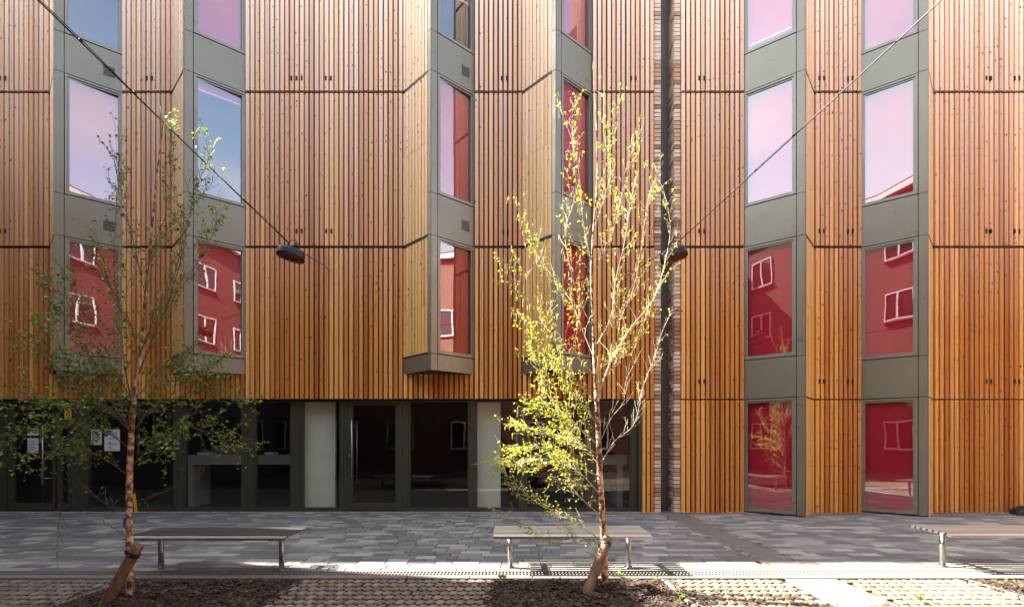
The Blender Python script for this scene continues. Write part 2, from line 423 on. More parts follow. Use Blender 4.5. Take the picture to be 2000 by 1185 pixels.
# tree pits
PITS = [(-3.62,-2.08,3.02,4.58), (-.12,1.42,3.02,4.58), (4.33,5.9,3.02,4.58)]
def in_pit(x, y, g=.0):
    return any(a-g < x < c+g and p-g < y < q+g for a,c,p,q in PITS)
# permeable setts
b = MB(); px_, py_ = .082, .118
j = 0; y = Y_KB0 - py_
while y > .9:
    x = -6.4 + (px_/2 if j % 2 else 0)
    while x < 7.2:
        cx, cy = x+px_/2, y+py_/2
        if not in_pit(cx, cy, .07) and not (2.56 < cx < 3.12):
            b.bevbox(x+.002, x+px_-.022, y+.012, y+py_-.014, -.05, R.uniform(-.002,.002), .006)
            if R.random() < .93: b.box(x+px_-.024, x+px_+.004, y+.05, y+py_-.03, -.05, -.006)
        x += px_
    y -= py_; j += 1
tag(b.build('grid_paving', M['sett']), 'brown permeable setts with soil filled gaps across the near courtyard', kind='structure')
b = MB(); y = Y_KB0-.004
while y > .9:
    b.bevbox(2.60, 3.08, y-.595, y, -.05, .002, .004); y -= .6
tag(b.build('stone_path', M['pale_stone']), 'pale stone band crossing the brown setts in line with the brick recess', kind='structure')
b = MB()
for a,c,p,q in PITS:
    for (x0,x1,y0,y1) in [(a-.045,a,p,q),(c,c+.045,p,q),(a-.045,c+.045,p-.045,p)][(1 if a > -1 and a < 1 else 0):]:
        if x0 == c and a < -1: continue
        b.bevbox(x0,x1,y0,y1,-.06,.006,.004)
tag(b.build('pit_edging', M['pale_stone']), 'pale stone edging round the square tree pits', kind='structure')

# mulch beds with chips
def mound(x, y, pit):
    a,c,p,q = pit
    u = (x-a)/(c-a); v = (y-p)/(q-p)
    e = min(u,1-u,v,1-v); e = max(0, min(1, e/.18))
    e = e*e*(3-2*e)
    return -.015 + e*(.055 + .03*math.sin(x*5+1)*math.cos(y*4) + .018*math.sin(x*17+y*9)+ .012*math.sin(y*23-x*6))
mlab = ['bark mulch mound in the left tree pit round the shaded birch', 'bark mulch mound in the middle tree pit round the sunlit birch', 'sunlit bark mulch in the tree pit at the right edge']
for pi, pit in enumerate(PITS):
    a,c,p,q = pit; b = MB(); n = 46; base = len(b.v)
    for i in range(n+1):
        for k in range(n+1):
            x = a+(c-a)*i/n; y = p+(q-p)*k/n
            b.v.append((x, y, mound(x,y,pit)+R.uniform(-.006,.006)))
    for i in range(n):
        for k in range(n): b.face((i*(n+1)+k,(i+1)*(n+1)+k,(i+1)*(n+1)+k+1,i*(n+1)+k+1), 0, False)
    for _ in range(5200):
        x = R.gauss(a if R.random()<.5 else c, .07) if R.random() < .10 else R.uniform(a,c); y = p+(q-p)*R.random()**.75; 
        if not(a-.16<x<c+.16 and p<y<q): continue
        z = max(mound(x,y,pit), -.004) if not a<x<c else mound(x,y,pit); s_ = R.choice([.006,.008,.011,.016,.024]); w = s_*R.uniform(.3,.6)
        rot = Matrix.Rotation(R.uniform(0,6.28),3,'Z') @ Matrix.Rotation(R.uniform(-.7,.7),3,'X') @ Matrix.Rotation(R.uniform(-.5,.5),3,'Y')
        P = [Vector((sx*s_,sy*w,sz*.003)) for sz in (-1,1) for sx,sy in ((-1,-1),(1,-1),(.8,1),(-.7,.8))]
        b.hexa([rot@v_ + Vector((x,y,z+.004+R.random()*.008)) for v_ in P], 1)
    tag(b.build('mulch', [M['soil'], M['chips']]), mlab[pi], 'mulch', kind='stuff')
# pebble strip
b = MB()
def pebble(b, x, y, z, s_, m=0):
    k = len(b.v); q = [R.uniform(.7,1.2) for _ in range(6)]
    b.v += [(x+s_*q[0],y,z),(x,y+s_*q[1],z),(x-s_*q[2],y,z),(x,y-s_*q[3],z),(x,y,z+s_*.7*q[4]),(x,y,z-s_*.5)]
    for t in ((0,1,4),(1,2,4),(2,3,4),(3,0,4),(1,0,5),(2,1,5),(3,2,5),(0,3,5)): b.face(tuple(k+i for i in t), m, False)
for _ in range(3400):
    x = R.uniform(-10,11)
    if 2.76 < x < 3.03: continue
    pebble(b, x, 8.995 - abs(R.gauss(0,.035)), R.uniform(.002,.012), R.uniform(.006,.014))
tag(b.build('gravel', M['pebble']), 'thin line of pale pebbles along the foot of the facade', 'gravel', kind='stuff')
# weeds in gaps
b = MB()
def blade(b, x, y, z, s_, m=0):
    for _ in range(R.randint(3,6)):
        a = R.uniform(0,6.28); l = s_*R.uniform(.6,1.2); lean = R.uniform(.3,1.0)
        dx, dy = math.cos(a), math.sin(a); w = l*.22
        p1 = (x-dy*w+dx*l*.5*lean, y+dx*w+dy*l*.5*lean, z+l*.5); p2 = (x+dy*w+dx*l*.5*lean, y-dx*w+dy*l*.5*lean, z+l*.5)
        b.quad([(x,y,z),p1,(x+dx*l*lean,y+dy*l*lean,z+l*.75),p2], m)
for _ in range(750):
    x = R.uniform(-5.5,6); y = 2.8+R.random()*1.78
    if in_pit(x,y,.06) or 2.55<x<3.12: 
        if R.random()<.96: continue
    cl = math.sin(x*2.3)+math.sin(y*5+x)
    if cl < R.uniform(-1.2,1.2): continue
    xg = round(x/px_)*px_ - .008
    blade(b, xg, y, -.012, R.uniform(.008,.018))
for (x_,y_,d_) in ((1000,1012,0),):
    pass
for (X,Y,s_) in ((-.1,4.5,.05),(.42,4.42,.04),(1.32,4.42,.03),(1.0,4.62,.04),(4.5,4.4,.035),(-2.35,4.35,.03),(3.3,3.9,.04),(5.0,4.45,.04),(4.25,3.7,.05),(1.36,3.9,.06)):
    for _ in range(4): blade(b, X+R.gauss(0,.025), Y+R.gauss(0,.02), .03, s_)
tag(b.build('weeds', M['leaf']), 'small green weeds sprouting in the gaps of the setts', 'weeds', kind='stuff')

# ------------------------------------------------------------------ buildings
JZ = [2.11, 4.92, 7.79, 10.65, 13.5, 14.45]
ROOF = 14.45
BT = 11.6            # top of the projecting bays
left = empty('timber_building', (-4.5, 9.2, 0), 'larch clad block with projecting bay windows above a glazed ground floor, left of the recess', 'building')
right = empty('timber_building', (8.0, 9.2, 0), 'larch clad block with red blinded windows reaching the ground, right of the brick recess', 'building')

def frame(p0, p1):
    u = (p1[0]-p0[0], p1[1]-p0[1]); l = math.hypot(*u); u = (u[0]/l, u[1]/l)
    return (p0, u, (u[1], -u[0])), l          # outward normal (towards the courtyard, -y)
def cladding(par, p0, p1, z0, z1, period=.0915, width=.059, depth=.045, mats=('wood','wood_back'), trim=(0,0), backing=.0, thinjoint=None, gapz=.026):
    fr, l = frame(p0, p1); b = MB()
    n = max(1, round(l/period)); per = l/n; w = per*width/period
    b.fbox(fr, 0, l, z0, z1, -.05, backing, 1)
    if z1 - z0 > .4:
        b.fbox(fr, 0, l, z1-gapz-.004, z1, backing, backing+.006, 2)
        if z0 > .1 and z0 != 2.11: b.fbox(fr, 0, l, z0, z0+gapz+.004, backing, backing+.006, 2)
    for i in range(n):
        u0 = per*i + (per-w)/2 + R.uniform(-.0022,.0022); d = depth + R.uniform(-.003,.003)
        ww = w*R.uniform(.92,1.07)
        zb = z0 + (gapz if z0 > .1 and z0 != 2.11 else 0); zt = z1 - gapz
        cuts = [zb, zt]
        if thinjoint and zb < thinjoint < zt: cuts = [zb, thinjoint-.004, thinjoint+.004, zt]
        for k in range(0, len(cuts), 2):
            b.fbox(fr, u0, u0+ww, cuts[k]+R.uniform(-.003,.003), cuts[k+1]+R.uniform(-.003,.003), backing-.002, backing+d, 0)
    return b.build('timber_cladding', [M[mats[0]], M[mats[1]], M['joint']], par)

def bay(par, side, xa, xn, xf, base, vents=(), blinds=None):
    """side -1: return on the left, window on the right (left building); +1 mirrored. Vertical stack of windows."""
    DEP = .58
    pn = (xn, FY-DEP)
    if side < 0: fr_w, lw = frame(pn, (xf, FY)); fr_r, lr = frame((xa, FY), pn)
    else: fr_w, lw = frame((xf, FY), pn); fr_r, lr = frame(pn, (xa, FY))
    def W(u0, u1):     # u measured from the near corner on the window face
        return (u0, u1) if side < 0 else (lw-u1, lw-u0)
    def RT(u0, u1):    # measured from near corner on the return face
        return (lr-u1, lr-u0) if side < 0 else (u0, u1)
    C = .125           # corner strip width
    bands = [(0.0, JZ[0], 0.0 if base == 0 else None)]
    wins = [(2.85 if base else 2.82, 4.92), (5.66, 7.79), (8.49, 10.65)]
    spans = [(4.92, 5.66), (7.79, 8.49), (10.65, BT)]
    if base == 0:
        wins = [(0.02, 2.10)] + wins; spans = [(2.10, 2.82)] + spans
    else:
        spans = [(2.56, 2.85)] + spans
    zb = base if base else 0.0
    # core behind panels: dark backing of the corner
    b = MB()
    b.fbox(fr_w, *W(0, C), zb, BT, -.05, -.012, 0)
    b.fbox(fr_r, *RT(0, .085), zb, BT, -.05, -.012, 0)
    for z0, z1 in spans: b.fbox(fr_w, *W(C, lw), z0, z1, -.05, -.012, 0)
    if base:
        b.fbox(fr_r, *RT(.085, lr), base, 2.85, -.05, -.012, 0)
    b.build('bay_backing', M['black'], par)
    if base:   # soffit under the bay
        s = MB(); pts = [(xa, FY), pn, (xf, FY)]
        if side > 0: pts = [(xf,FY), pn, (xa,FY)]
        k = [(p[0], p[1], base+.004) for p in pts]; k2 = [(p[0], p[1], base+.05) for p in pts]
        s.v += k + k2
        for f in ((0,2,1),(3,4,5),(0,1,4,3),(1,2,5,4),(2,0,3,5)): s.face(f)
        s.build('soffit', M['metal_dark'], par)
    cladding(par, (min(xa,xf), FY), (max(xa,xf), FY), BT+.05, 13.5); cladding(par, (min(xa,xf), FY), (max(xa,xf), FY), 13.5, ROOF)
    s = MB(); pts = [(xa, FY+.05), pn, (xf, FY+.05)]
    if side > 0: pts = pts[::-1]
    s.v += [(p[0], p[1], BT+.002) for p in pts] + [(p[0], p[1], BT+.05) for p in pts]
    for f in ((0,2,1),(3,4,5),(0,1,4,3),(1,2,5,4),(2,0,3,5)): s.face(f)
    s.build('bay_roof', M['metal_dark'], par)
    g = .005
    # corner strips (window side and return side), split at every floor
    segs = sorted(set([z for s_ in spans for z in s_] + ([0.012] if base == 0 else [])))
    for z0, z1 in zip(segs[:-1], segs[1:]):
        b = MB()
        b.fbox(fr_w, *W(0.0, C-g), z0+g, z1-g, -.012, .008)
        b.fbox(fr_r, *RT(0.0, .08), z0+g, z1-g, -.012, .010)
        b.build('corner_panel', M['metal'], par)
    for z0, z1 in spans:
        b = MB(); b.fbox(fr_w, *W(C+g, lw-.004), z0+g, z1-g, -.012, .008)
        b.build('spandrel_panel', M['metal'], par)
    if base:
        b = MB(); b.fbox(fr_r, *RT(.08+g, lr-.002), base+g, 2.85-g, -.012, .010); b.build('base_panel', M['metal'], par)
    # timber return
    zs = [2.85] + JZ[1:4] + [BT] if base else [0.0] + JZ[:4] + [BT]
    for z0, z1 in zip(zs[:-1], zs[1:]):
        if side < 0: p0 = (xa, FY); p1 = (xa+(pn[0]-xa)*(1-.085/lr), FY-DEP*(1-.085/lr))
        else: p0 = (pn[0]+(xa-pn[0])*.085/lr, pn[1]+DEP*.085/lr); p1 = (xa, FY)
        tj = {2.85:3.72, 4.92:6.57, 7.79:9.4, 0.0:.88}.get(z0)
        if z0 == 2.11: tj = 3.72
        cladding(par, p0, p1, z0, z1, period=.094, width=.080, depth=.011, mats=('wood_lit','wood_back'), thinjoint=tj, gapz=.032)
    # windows
    for wi, (z0, z1) in enumerate(wins):
        b = MB(); u0, u1 = C+.008, lw-.01
        for a, t, n1 in ((0, .03, .014), (.03, .03, -.004)):
            A, B_ = u0+a, u1-a; Z0, Z1 = z0+.012+a, z1-.012-a
            b.fbox(fr_w, *W(A, A+t), Z0, Z1, -.06, n1); b.fbox(fr_w, *W(B_-t, B_), Z0, Z1, -.06, n1)
            b.fbox(fr_w, *W(A+t, B_-t), Z0, Z0+t, -.06, n1-.001); b.fbox(fr_w, *W(A+t, B_-t), Z1-t, Z1, -.06, n1-.001)
        win = b.build('window', M['frame_up'], par)
        A, B_ = u0+.058, u1-.058; Z0, Z1 = z0+.07, z1-.07
        gb = MB(); o, u, n = fr_w
        ua, ub = W(A, B_)
        def P(a, c, z): return (o[0]+u[0]*a+n[0]*c, o[1]+u[1]*a+n[1]*c, z)
        na, nb_ = (-.004, -.052) if side < 0 else (-.02, -.02)  # left block panes set askew in their frames to steer the reflections
        gb.quad([P(ua,na,Z0),P(ub,nb_,Z0),P(ub,nb_,Z1),P(ua,na,Z1)])
        gb.build('glass', M['glass'], win)
        drop = 1.0
        if blinds and wi in blinds: drop = blinds[wi]
        zb_ = Z1 - (Z1-Z0)*drop
        bl = MB(); bl.fbox(fr_w, *W(A-.03, B_+.03), zb_, Z1+.03, -.092, -.090); bl.build('roller_blind', M['blind'], win)
        if drop < .99:
            br = MB(); br.fbox(fr_w, *W(A-.02, B_+.02), zb_-.03, zb_, -.10, -.082); br.build('blind_bar', M['white'], win)
    for zc in vents:
        b = MB(); uc = lw-.20
        b.fbox(fr_w, *W(uc-.095, uc+.095), zc-.10, zc+.10, .008, .013, 0)
        b.fbox(fr_w, *W(uc-.084, uc+.084), zc-.09, zc+.09, .013, .0145, 1)
        for k in range(6):
            zz = zc-.072+k*.028; b.fbox(fr_w, *W(uc-.084, uc+.084), zz, zz+.008, .0145, .020, 0)
        b.build('vent', [M['frame_up'], M['black']], par)

bay(left, -1, -8.59, -7.97, -7.24, 2.56, vents=(8.10, 5.27), blinds={2:.42})
bay(left, -1, -6.33, -5.70, -4.95, 2.56, blinds={1:.06})
bay(left, -1, -2.02, -1.41, -.70, 2.56, vents=(8.10, 5.27), blinds={2:.55})
bay(left, -1, .19, .765, 1.49, 2.56)
bay(right, 1, 5.62, 5.10, 4.31, 0, blinds={3:.93})
bay(right, 1, 7.83, 7.24, 6.49, 0)

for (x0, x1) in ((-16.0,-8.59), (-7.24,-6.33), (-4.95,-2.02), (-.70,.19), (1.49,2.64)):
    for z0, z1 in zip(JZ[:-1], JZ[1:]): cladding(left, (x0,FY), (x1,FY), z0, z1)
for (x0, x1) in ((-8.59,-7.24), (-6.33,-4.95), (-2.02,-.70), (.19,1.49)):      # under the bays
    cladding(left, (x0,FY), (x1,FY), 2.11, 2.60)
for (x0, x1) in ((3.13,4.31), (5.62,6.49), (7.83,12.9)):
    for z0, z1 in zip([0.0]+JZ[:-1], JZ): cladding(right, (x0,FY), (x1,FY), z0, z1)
cladding(left, (2.41,FY), (2.64,FY), 0.0, 2.11)
cladding(left, (-16.0,FY), (-9.75,FY), 0.0, 2.11)
b = MB(); b.box(-22, -16, FY-.03, FY+.06, 0, ROOF); b.build('sun_stop_wall', M['mortar'], left)  # unseen facade stretch, added to keep the sun off the left ground
# little black fixing slots in the battens
def slots(par, xs, z):
    for xg in xs:
        b = MB()
        for p in xg:
            X = (p-1000)*(FY-.03)/F; b.box(X-.016, X+.016, FY-.052, FY+.002, z-.04, z+.04)
        b.build('fixing_slot', M['black'], par)
slots(left, [(570,580,590),(637,647),(980,990),(1232,1241),(288,298)], 8.04)
slots(left, [(580,590),(638,648),(983,992),(1232,1241)], 5.21)
slots(left, [(2,12)], 8.04); slots(left, [(2,12)], 5.21)
for z in (8.04, 5.21, 2.43): slots(right, [(1365,1375),(1599,1608),(1655,1664),(1925,1934),(1980,1989)], z)

# brick piers and recess
def pier(par, xf0, xf1, ret_side):
    b = MB(); z = 0.0; k = 0
    if ret_side > 0: b.box(xf0+.002, xf1-.010, FY+.002, FY+.36, 0, ROOF, 1)
    else: b.box(xf0+.012, xf1-.002, FY+.002, FY+.36, 0, ROOF, 1)
    while z < ROOF-.07:
        off = R.uniform(-.004,.004)
        ys = [FY-.014, FY+.20, FY+.36] if k % 2 else [FY-.014, FY+.092, FY+.31, FY+.36]
        for a, c in zip(ys[:-1], ys[1:]): b.box(xf0+off*.4, xf1+off*.4, a+off, c-.011+off, z+.007, z+.068, 0)
        z += .075; k += 1
    b.build('brick_pier', [M['brick'], M['mortar']], par)
pier(left, 2.645, 2.765, 1); pier(right, 3.02, 3.128, -1)
b = MB(); b.box(2.765, 3.02, FY+.345, FY+.37, 0, ROOF)
for z in (2.11, 4.92, 7.79): b.box(2.78, 3.0, FY+.338, FY+.346, z-.02, z+.02)
b.build('recess_panel', M['recess'], left)

# hull: walls, floors, roof, interior
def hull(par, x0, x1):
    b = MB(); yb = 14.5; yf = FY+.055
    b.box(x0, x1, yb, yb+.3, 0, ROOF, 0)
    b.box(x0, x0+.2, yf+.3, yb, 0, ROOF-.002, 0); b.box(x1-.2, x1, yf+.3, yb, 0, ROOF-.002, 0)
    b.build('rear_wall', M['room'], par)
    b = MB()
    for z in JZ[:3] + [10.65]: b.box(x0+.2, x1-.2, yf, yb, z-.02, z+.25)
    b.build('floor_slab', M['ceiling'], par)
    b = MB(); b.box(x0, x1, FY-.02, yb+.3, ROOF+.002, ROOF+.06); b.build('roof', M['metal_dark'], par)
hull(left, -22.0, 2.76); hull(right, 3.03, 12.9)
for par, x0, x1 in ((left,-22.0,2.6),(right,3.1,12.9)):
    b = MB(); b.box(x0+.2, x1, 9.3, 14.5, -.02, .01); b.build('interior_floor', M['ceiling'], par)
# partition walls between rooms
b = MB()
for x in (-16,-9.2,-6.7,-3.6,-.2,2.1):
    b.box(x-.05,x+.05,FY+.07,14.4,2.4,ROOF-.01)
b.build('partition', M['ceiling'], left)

# ------------------------------------------------------------------ shopfront (part of the left building)
GY = 9.15; GS = F/GY
def gx(p): return (p-1000)/GS
TOPZ = 2.11; SILL = .02
b = MB()
b.box(-9.75, 2.41, FY+.03, GY+.10, TOPZ-.004, TOPZ+.004)     # soffit edge
b.build('shopfront_soffit', M['black'], left)
b = MB(); b.box(2.36, 2.41, FY+.0, GY+.1, 0, TOPZ-.006); b.build('reveal', M['metal_dark'], left)
mull = [(-8,18),(145,171),(344,361),(476,498),(571,590),(667,681),(779,799),(917,929),(1014,1027),(1143,1166),(1233,1252)]
for a, c in mull:
    b = MB(); x0, x1 = gx(a), gx(c)
    b.box(x0, x0+(x1-x0)*.42, GY-.055, GY+.07, SILL, TOPZ-.006); b.box(x0+(x1-x0)*.42+.004, x1, GY-.05, GY+.07, SILL, TOPZ-.006)
    b.build('mullion', M['metal_dark'], left)
panes = [(171,344),(361,476),(498,571),(590,667),(799,917),(929,1014),(1027,1143),(1166,1233)]
for a, c in panes:
    b = MB(); x0, x1 = gx(a)+.002, gx(c)-.002; t = .028
    raise_ = .05
    b.box(x0,x0+t,GY-.035,GY+.05,SILL,TOPZ-.008); b.box(x1-t,x1,GY-.035,GY+.05,SILL,TOPZ-.008)
    b.box(x0+t,x1-t,GY-.034,GY+.05,SILL,SILL+raise_); b.box(x0+t,x1-t,GY-.034,GY+.05,TOPZ-.045,TOPZ-.008)
    w = b.build('shop_window', M['metal_dark'], left)
    g_ = MB(); g_.quad([(x0+t,GY,SILL+raise_),(x1-t,GY,SILL+raise_),(x1-t,GY,TOPZ-.045),(x0+t,GY,TOPZ-.045)]); g_.build('glass', M['shop_glass'], w)
b = MB(); b.box(-9.75, 2.36, GY-.06, GY+.1, .0, SILL); b.build('threshold', M['metal_dark'], left)
def door(xa, xb, hp, hz0, hz1, lock=True):
    x0, x1 = gx(xa)+.003, gx(xb)-.003; b = MB(); t = .085
    b.box(x0,x0+t,GY-.045,GY+.03,SILL+.01,TOPZ-.02); b.box(x1-t*.6,x1,GY-.045,GY+.03,SILL+.01,TOPZ-.02)
    b.box(x0+t,x1-t*.6,GY-.044,GY+.03,SILL+.01,SILL+.13); b.box(x0+t,x1-t*.6,GY-.044,GY+.03,TOPZ-.11,TOPZ-.02)
    d = b.build('door', M['metal_dark'], left)
    g_ = MB(); g_.quad([(x0+t,GY-.01,SILL+.13),(x1-t*.6,GY-.01,SILL+.13),(x1-t*.6,GY-.01,TOPZ-.11),(x0+t,GY-.01,TOPZ-.11)]); g_.build('glass', M['shop_glass'], d)
    for yy, nm in ((GY-.12,'handle'),(GY+.09,'inner_handle')):
        h = MB(); X = gx(hp) + (0 if nm == 'handle' else .03)
        h.tube([(X,yy,hz0),(X,yy,hz1)], .013 if nm == 'handle' else .010, 10)
        sgn = -1 if hp > (xa+xb)/2 else 1
        for zz in (hz0+.13, hz1-.10): h.tube([(X,yy,zz),(X-sgn*.055,(yy+GY)/2,zz),(X-sgn*.055,GY,zz)], .007, 6)
        h.build(nm, M['steel'], d)
    if lock:
        l_ = MB(); l_.box(x0+.02,x0+.045,GY-.052,GY-.045,1.02,1.09,0); l_.box(x0+.028,x0+.037,GY-.054,GY-.052,1.035,1.06,1)
        l_.build('lock', [M['steel'], M['ink']], d)
door(681, 779, 691, .53, 1.72)
door(20, 112, 95, .50, 1.62, False)
b = MB(); x0, x1 = gx(116), gx(143)
b.box(x0,x0+.05,GY-.045,GY+.03,SILL+.01,TOPZ-.02); b.box(x1-.06,x1,GY-.045,GY+.03,SILL+.01,TOPZ-.02)
b.box(x0+.05,x1-.06,GY-.044,GY+.03,SILL+.01,SILL+.13); b.box(x0+.05,x1-.06,GY-.044,GY+.03,TOPZ-.11,TOPZ-.02)
d2 = b.build('door', M['metal_dark'], left); d2['label'] = 'narrow second leaf of the double door'
g_ = MB(); g_.quad([(x0+.05,GY-.01,SILL+.13),(x1-.06,GY-.01,SILL+.13),(x1-.06,GY-.01,TOPZ-.11),(x0+.05,GY-.01,TOPZ-.11)]); g_.build('glass', M['shop_glass'], d2)

# things inside, seen through the glass
def slab(name, label, cat, x0, x1, y0, y1, z0, z1, m, group=None):
    b = MB(); b.bevbox(x0,x1,y0,y1,z0,z1,.004); b.box(x0+.01,x1-.01,y0+.01,y1-.01,z0-.001,z0)
    return tag(b.build(name, m), label, cat, group)
slab('partition_panel', 'pale floor to ceiling panel behind the glass left of the middle door', 'panel', -3.98,-3.39,9.27,9.33,.012,2.085,M['cream'])
slab('partition_panel', 'pale floor to ceiling panel behind the glass right of the big dark pane', 'panel', -.70,-.22,9.27,9.33,.012,2.085,M['cream'])
slab('partition_panel', 'narrow grey panel behind the glass door at the left edge', 'panel', -9.25,-8.95,9.5,9.56,.012,2.085,M['ceiling'])
def counter(x0, x1, label, leg):
    t = empty('counter', ((x0+x1)/2, 9.9, 0), label, 'counter')
    b = MB(); b.bevbox(x0,x1,9.66,10.25,.86,1.05,.004); b.box(x0,x1,9.662,10.24,.858,.86); b.build('counter_top', M['counter'], t)
    for lx in leg:
        b = MB(); b.box(lx,lx+.12,9.68,10.22,.012,.857); b.build('side_panel', M['counter'], t)
counter(-6.52,-4.10,'white reception counter seen through the panes left of the middle door',(-6.50,))
counter(-.12,2.30,'white counter seen through the panes behind the sunlit birch',(2.1,))
slab('storage_box','small white box standing on the left counter behind the glass','box',-6.35,-6.08,9.75,9.95,1.052,1.10,M['paper'])
slab('storage_box','brown cardboard box on the left counter behind the glass','box',-5.98,-5.65,9.9,10.1,1.052,1.24,simple('cardboard',(.22,.13,.07),.8))
slab('monitor','grey flat monitor standing on the left counter behind the glass','monitor',-5.5,-5.12,9.95,9.98,1.052,1.26,M['ceiling'])
slab('tray','white paper tray on the left counter beside a mullion','tray',-4.99,-4.82,9.75,9.95,1.052,1.105,M['paper'])

# notices on the glass
def notice(name, label, x0p, x1p, y0p, y1p, m, lines, ycol=GY-.016, head=None, cat='notice'):
    X0, X1 = (x0p-1000)*ycol/F, (x1p-1000)*ycol/F; Z1, Z0 = EYE-(y0p-864)*ycol/F, EYE-(y1p-864)*ycol/F
    t = empty(name, ((X0+X1)/2, ycol, Z0), label, cat)
    b = MB(); b.box(X0,X1,ycol-.002,ycol,Z0,Z1); b.build('sheet', m, t)
    b = MB(); n = lines; h = (Z1-Z0)
    for k in range(n):
        z = Z1 - h*(.18+.74*k/max(1,n)); w = (X1-X0)*R.uniform(.5,.8)
        b.box(X0+.1*(X1-X0), X0+.1*(X1-X0)+w, ycol-.0035, ycol-.002, z-h*.012-.002, z+.002)
    if n: b.build('text', M['ink'], t)
    if head:
        b = MB(); b.box(X0+.08*(X1-X0),X1-.08*(X1-X0),ycol-.004,ycol-.002,Z1-h*.42,Z1-h*.14); b.build('heading', head, t)
    return t
notice('paper_notice','small white notice with red heading, upper one on the left glass door',54,75,836,850,M['paper'],1,GY-.03,M['red'])
notice('paper_notice','white notice with lines of text, lower one on the left glass door',54,75,855,884,M['paper'],7,GY-.03)
notice('paper_notice','smaller pale notice left of the pair on the pane beside the door',178,199,838,868,M['paper'],6)
notice('paper_notice','larger pale notice right of the pair on the pane beside the door',204,234,838,880,M['paper'],3)
# yellow warning sticker: triangle with symbol above a text box
yc = GY-.05; Xc = (133-1000)*yc/F; Zt = EYE-(801-864)*yc/F
t = empty('warning_sticker', (Xc, yc, Zt-.17), 'yellow warning sticker with triangle symbol and black text above the narrow door leaf', 'sticker')
b = MB(); b.hexa([(Xc-.07,yc,Zt-.17),(Xc+.07,yc,Zt-.17),(Xc+.07,yc+.002,Zt-.17),(Xc-.07,yc+.002,Zt-.17),(Xc-.07,yc,Zt),(Xc+.07,yc,Zt),(Xc+.07,yc+.002,Zt),(Xc-.07,yc+.002,Zt)]); b.build('sheet', M['yellow'], t)
b = MB(); yy = yc-.0015
tri = [(-.045,-.095),(.045,-.095),(0,-.018)]; tin = [(-.028,-.086),(.028,-.086),(0,-.038)]
b.quad([(Xc+a,yy,Zt+z) for a,z in (tri[0],tri[1],tin[1],tin[0])]); b.quad([(Xc+a,yy,Zt+z) for a,z in (tri[1],tri[2],tin[2],tin[1])]); b.quad([(Xc+a,yy,Zt+z) for a,z in (tri[2],tri[0],tin[0],tin[2])])
b.box(Xc-.004,Xc+.004,yy-.0005,yy,Zt-.082,Zt-.056)
for z in (-.115,-.132,-.149): b.box(Xc-.055,Xc+.05,yy-.0005,yy,Zt+z-.005,Zt+z+.001)
b.build('symbol', M['ink'], t)
yc = GY-.03; Xc = (60-1000)*yc/F; Zc = EYE-(812-864)*yc/F
t = empty('round_sticker', (Xc, yc, Zc), 'small round red and white prohibition sticker on the left glass door', 'sticker')
b = MB(); n = 20
b.quad([(Xc+.04*math.cos(6.283*k/n),yc,Zc+.04*math.sin(6.283*k/n)) for k in range(n)]); b.build('disc', M['paper'], t)
b = MB()
for k in range(n):
    a0, a1 = 6.283*k/n, 6.283*(k+1)/n
    b.quad([(Xc+.044*math.cos(a0),yc-.002,Zc+.044*math.sin(a0)),(Xc+.044*math.cos(a1),yc-.002,Zc+.044*math.sin(a1)),(Xc+.033*math.cos(a1),yc-.002,Zc+.033*math.sin(a1)),(Xc+.033*math.cos(a0),yc-.002,Zc+.033*math.sin(a0))])
b.quad([(Xc-.027,yc-.002,Zc+.021),(Xc-.021,yc-.002,Zc+.027),(Xc+.027,yc-.002,Zc-.021),(Xc+.021,yc-.002,Zc-.027)])
b.build('ring', M['red'], t)
b = MB(); b.box(Xc-.02,Xc+.016,yc-.0012,yc-.0005,Zc-.005,Zc+.003); b.build('symbol', M['ink'], t)

# ------------------------------------------------------------------ buildings behind and beside the viewpoint (seen reflected in the glass)
def plain_building(label, x0, x1, y0, y1, H, faces, m, roofm, winsize=(1.25,1.25), bandz=None):
    t = empty('brick_building', ((x0+x1)/2,(y0+y1)/2,0), label, 'building')
    b = MB(); b.box(x0,x1,y0,y1,-.05,H); b.build('wall', m, t)
    b = MB(); b.box(x0-.25,x1+.25,y0-.25,y1+.25,H,H+.22,0); b.box(x0-.1,x1+.1,y0-.1,y1+.1,H+.22,H+.35,1); b.build('roof', [M['white'], roofm], t)
    for fr, us, zs in faces:
        for u in us:
            for z in zs:
                w, h = winsize; b = MB(); f = .06
                b.fbox(fr,u,u+w,z,z+f,-.02,.04); b.fbox(fr,u,u+w,z+h-f,z+h,-.02,.04)
                b.fbox(fr,u,u+f,z+f,z+h-f,-.02,.04); b.fbox(fr,u+w-f,u+w,z+f,z+h-f,-.02,.04); b.fbox(fr,u+w*.5-f*.6,u+w*.5+f*.6,z+f,z+h-f,-.02,.045)
                wd = b.build('window', M['offwhite'], t)
                g_ = MB(); g_.fbox(fr,u+f,u+w-f,z+f,z+h-f,.002,.008); g_.build('glass', M['darkglass'], wd)
                s_ = MB(); s_.fbox(fr,u-.06,u+w+.06,z-.06,z,.0,.09); s_.build('sill', M['pale_stone'], wd)
    return t
m, nt, b_ = mat('dark_window_glass'); b_.inputs['Base Color'].default_value = (.02,.022,.025,1); b_.inputs['Roughness'].default_value = .04; M['darkglass'] = m
zf = (1.0, 3.75, 6.5, 9.2)
fo, _ = frame((14.0,-3.5),(-14.0,-3.5))      # faces +y
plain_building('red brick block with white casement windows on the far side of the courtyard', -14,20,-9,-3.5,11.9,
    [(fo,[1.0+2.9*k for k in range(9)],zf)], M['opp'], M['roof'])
fl, _ = frame((-10.6,-3.4),(-10.6,7.2))          # faces +x
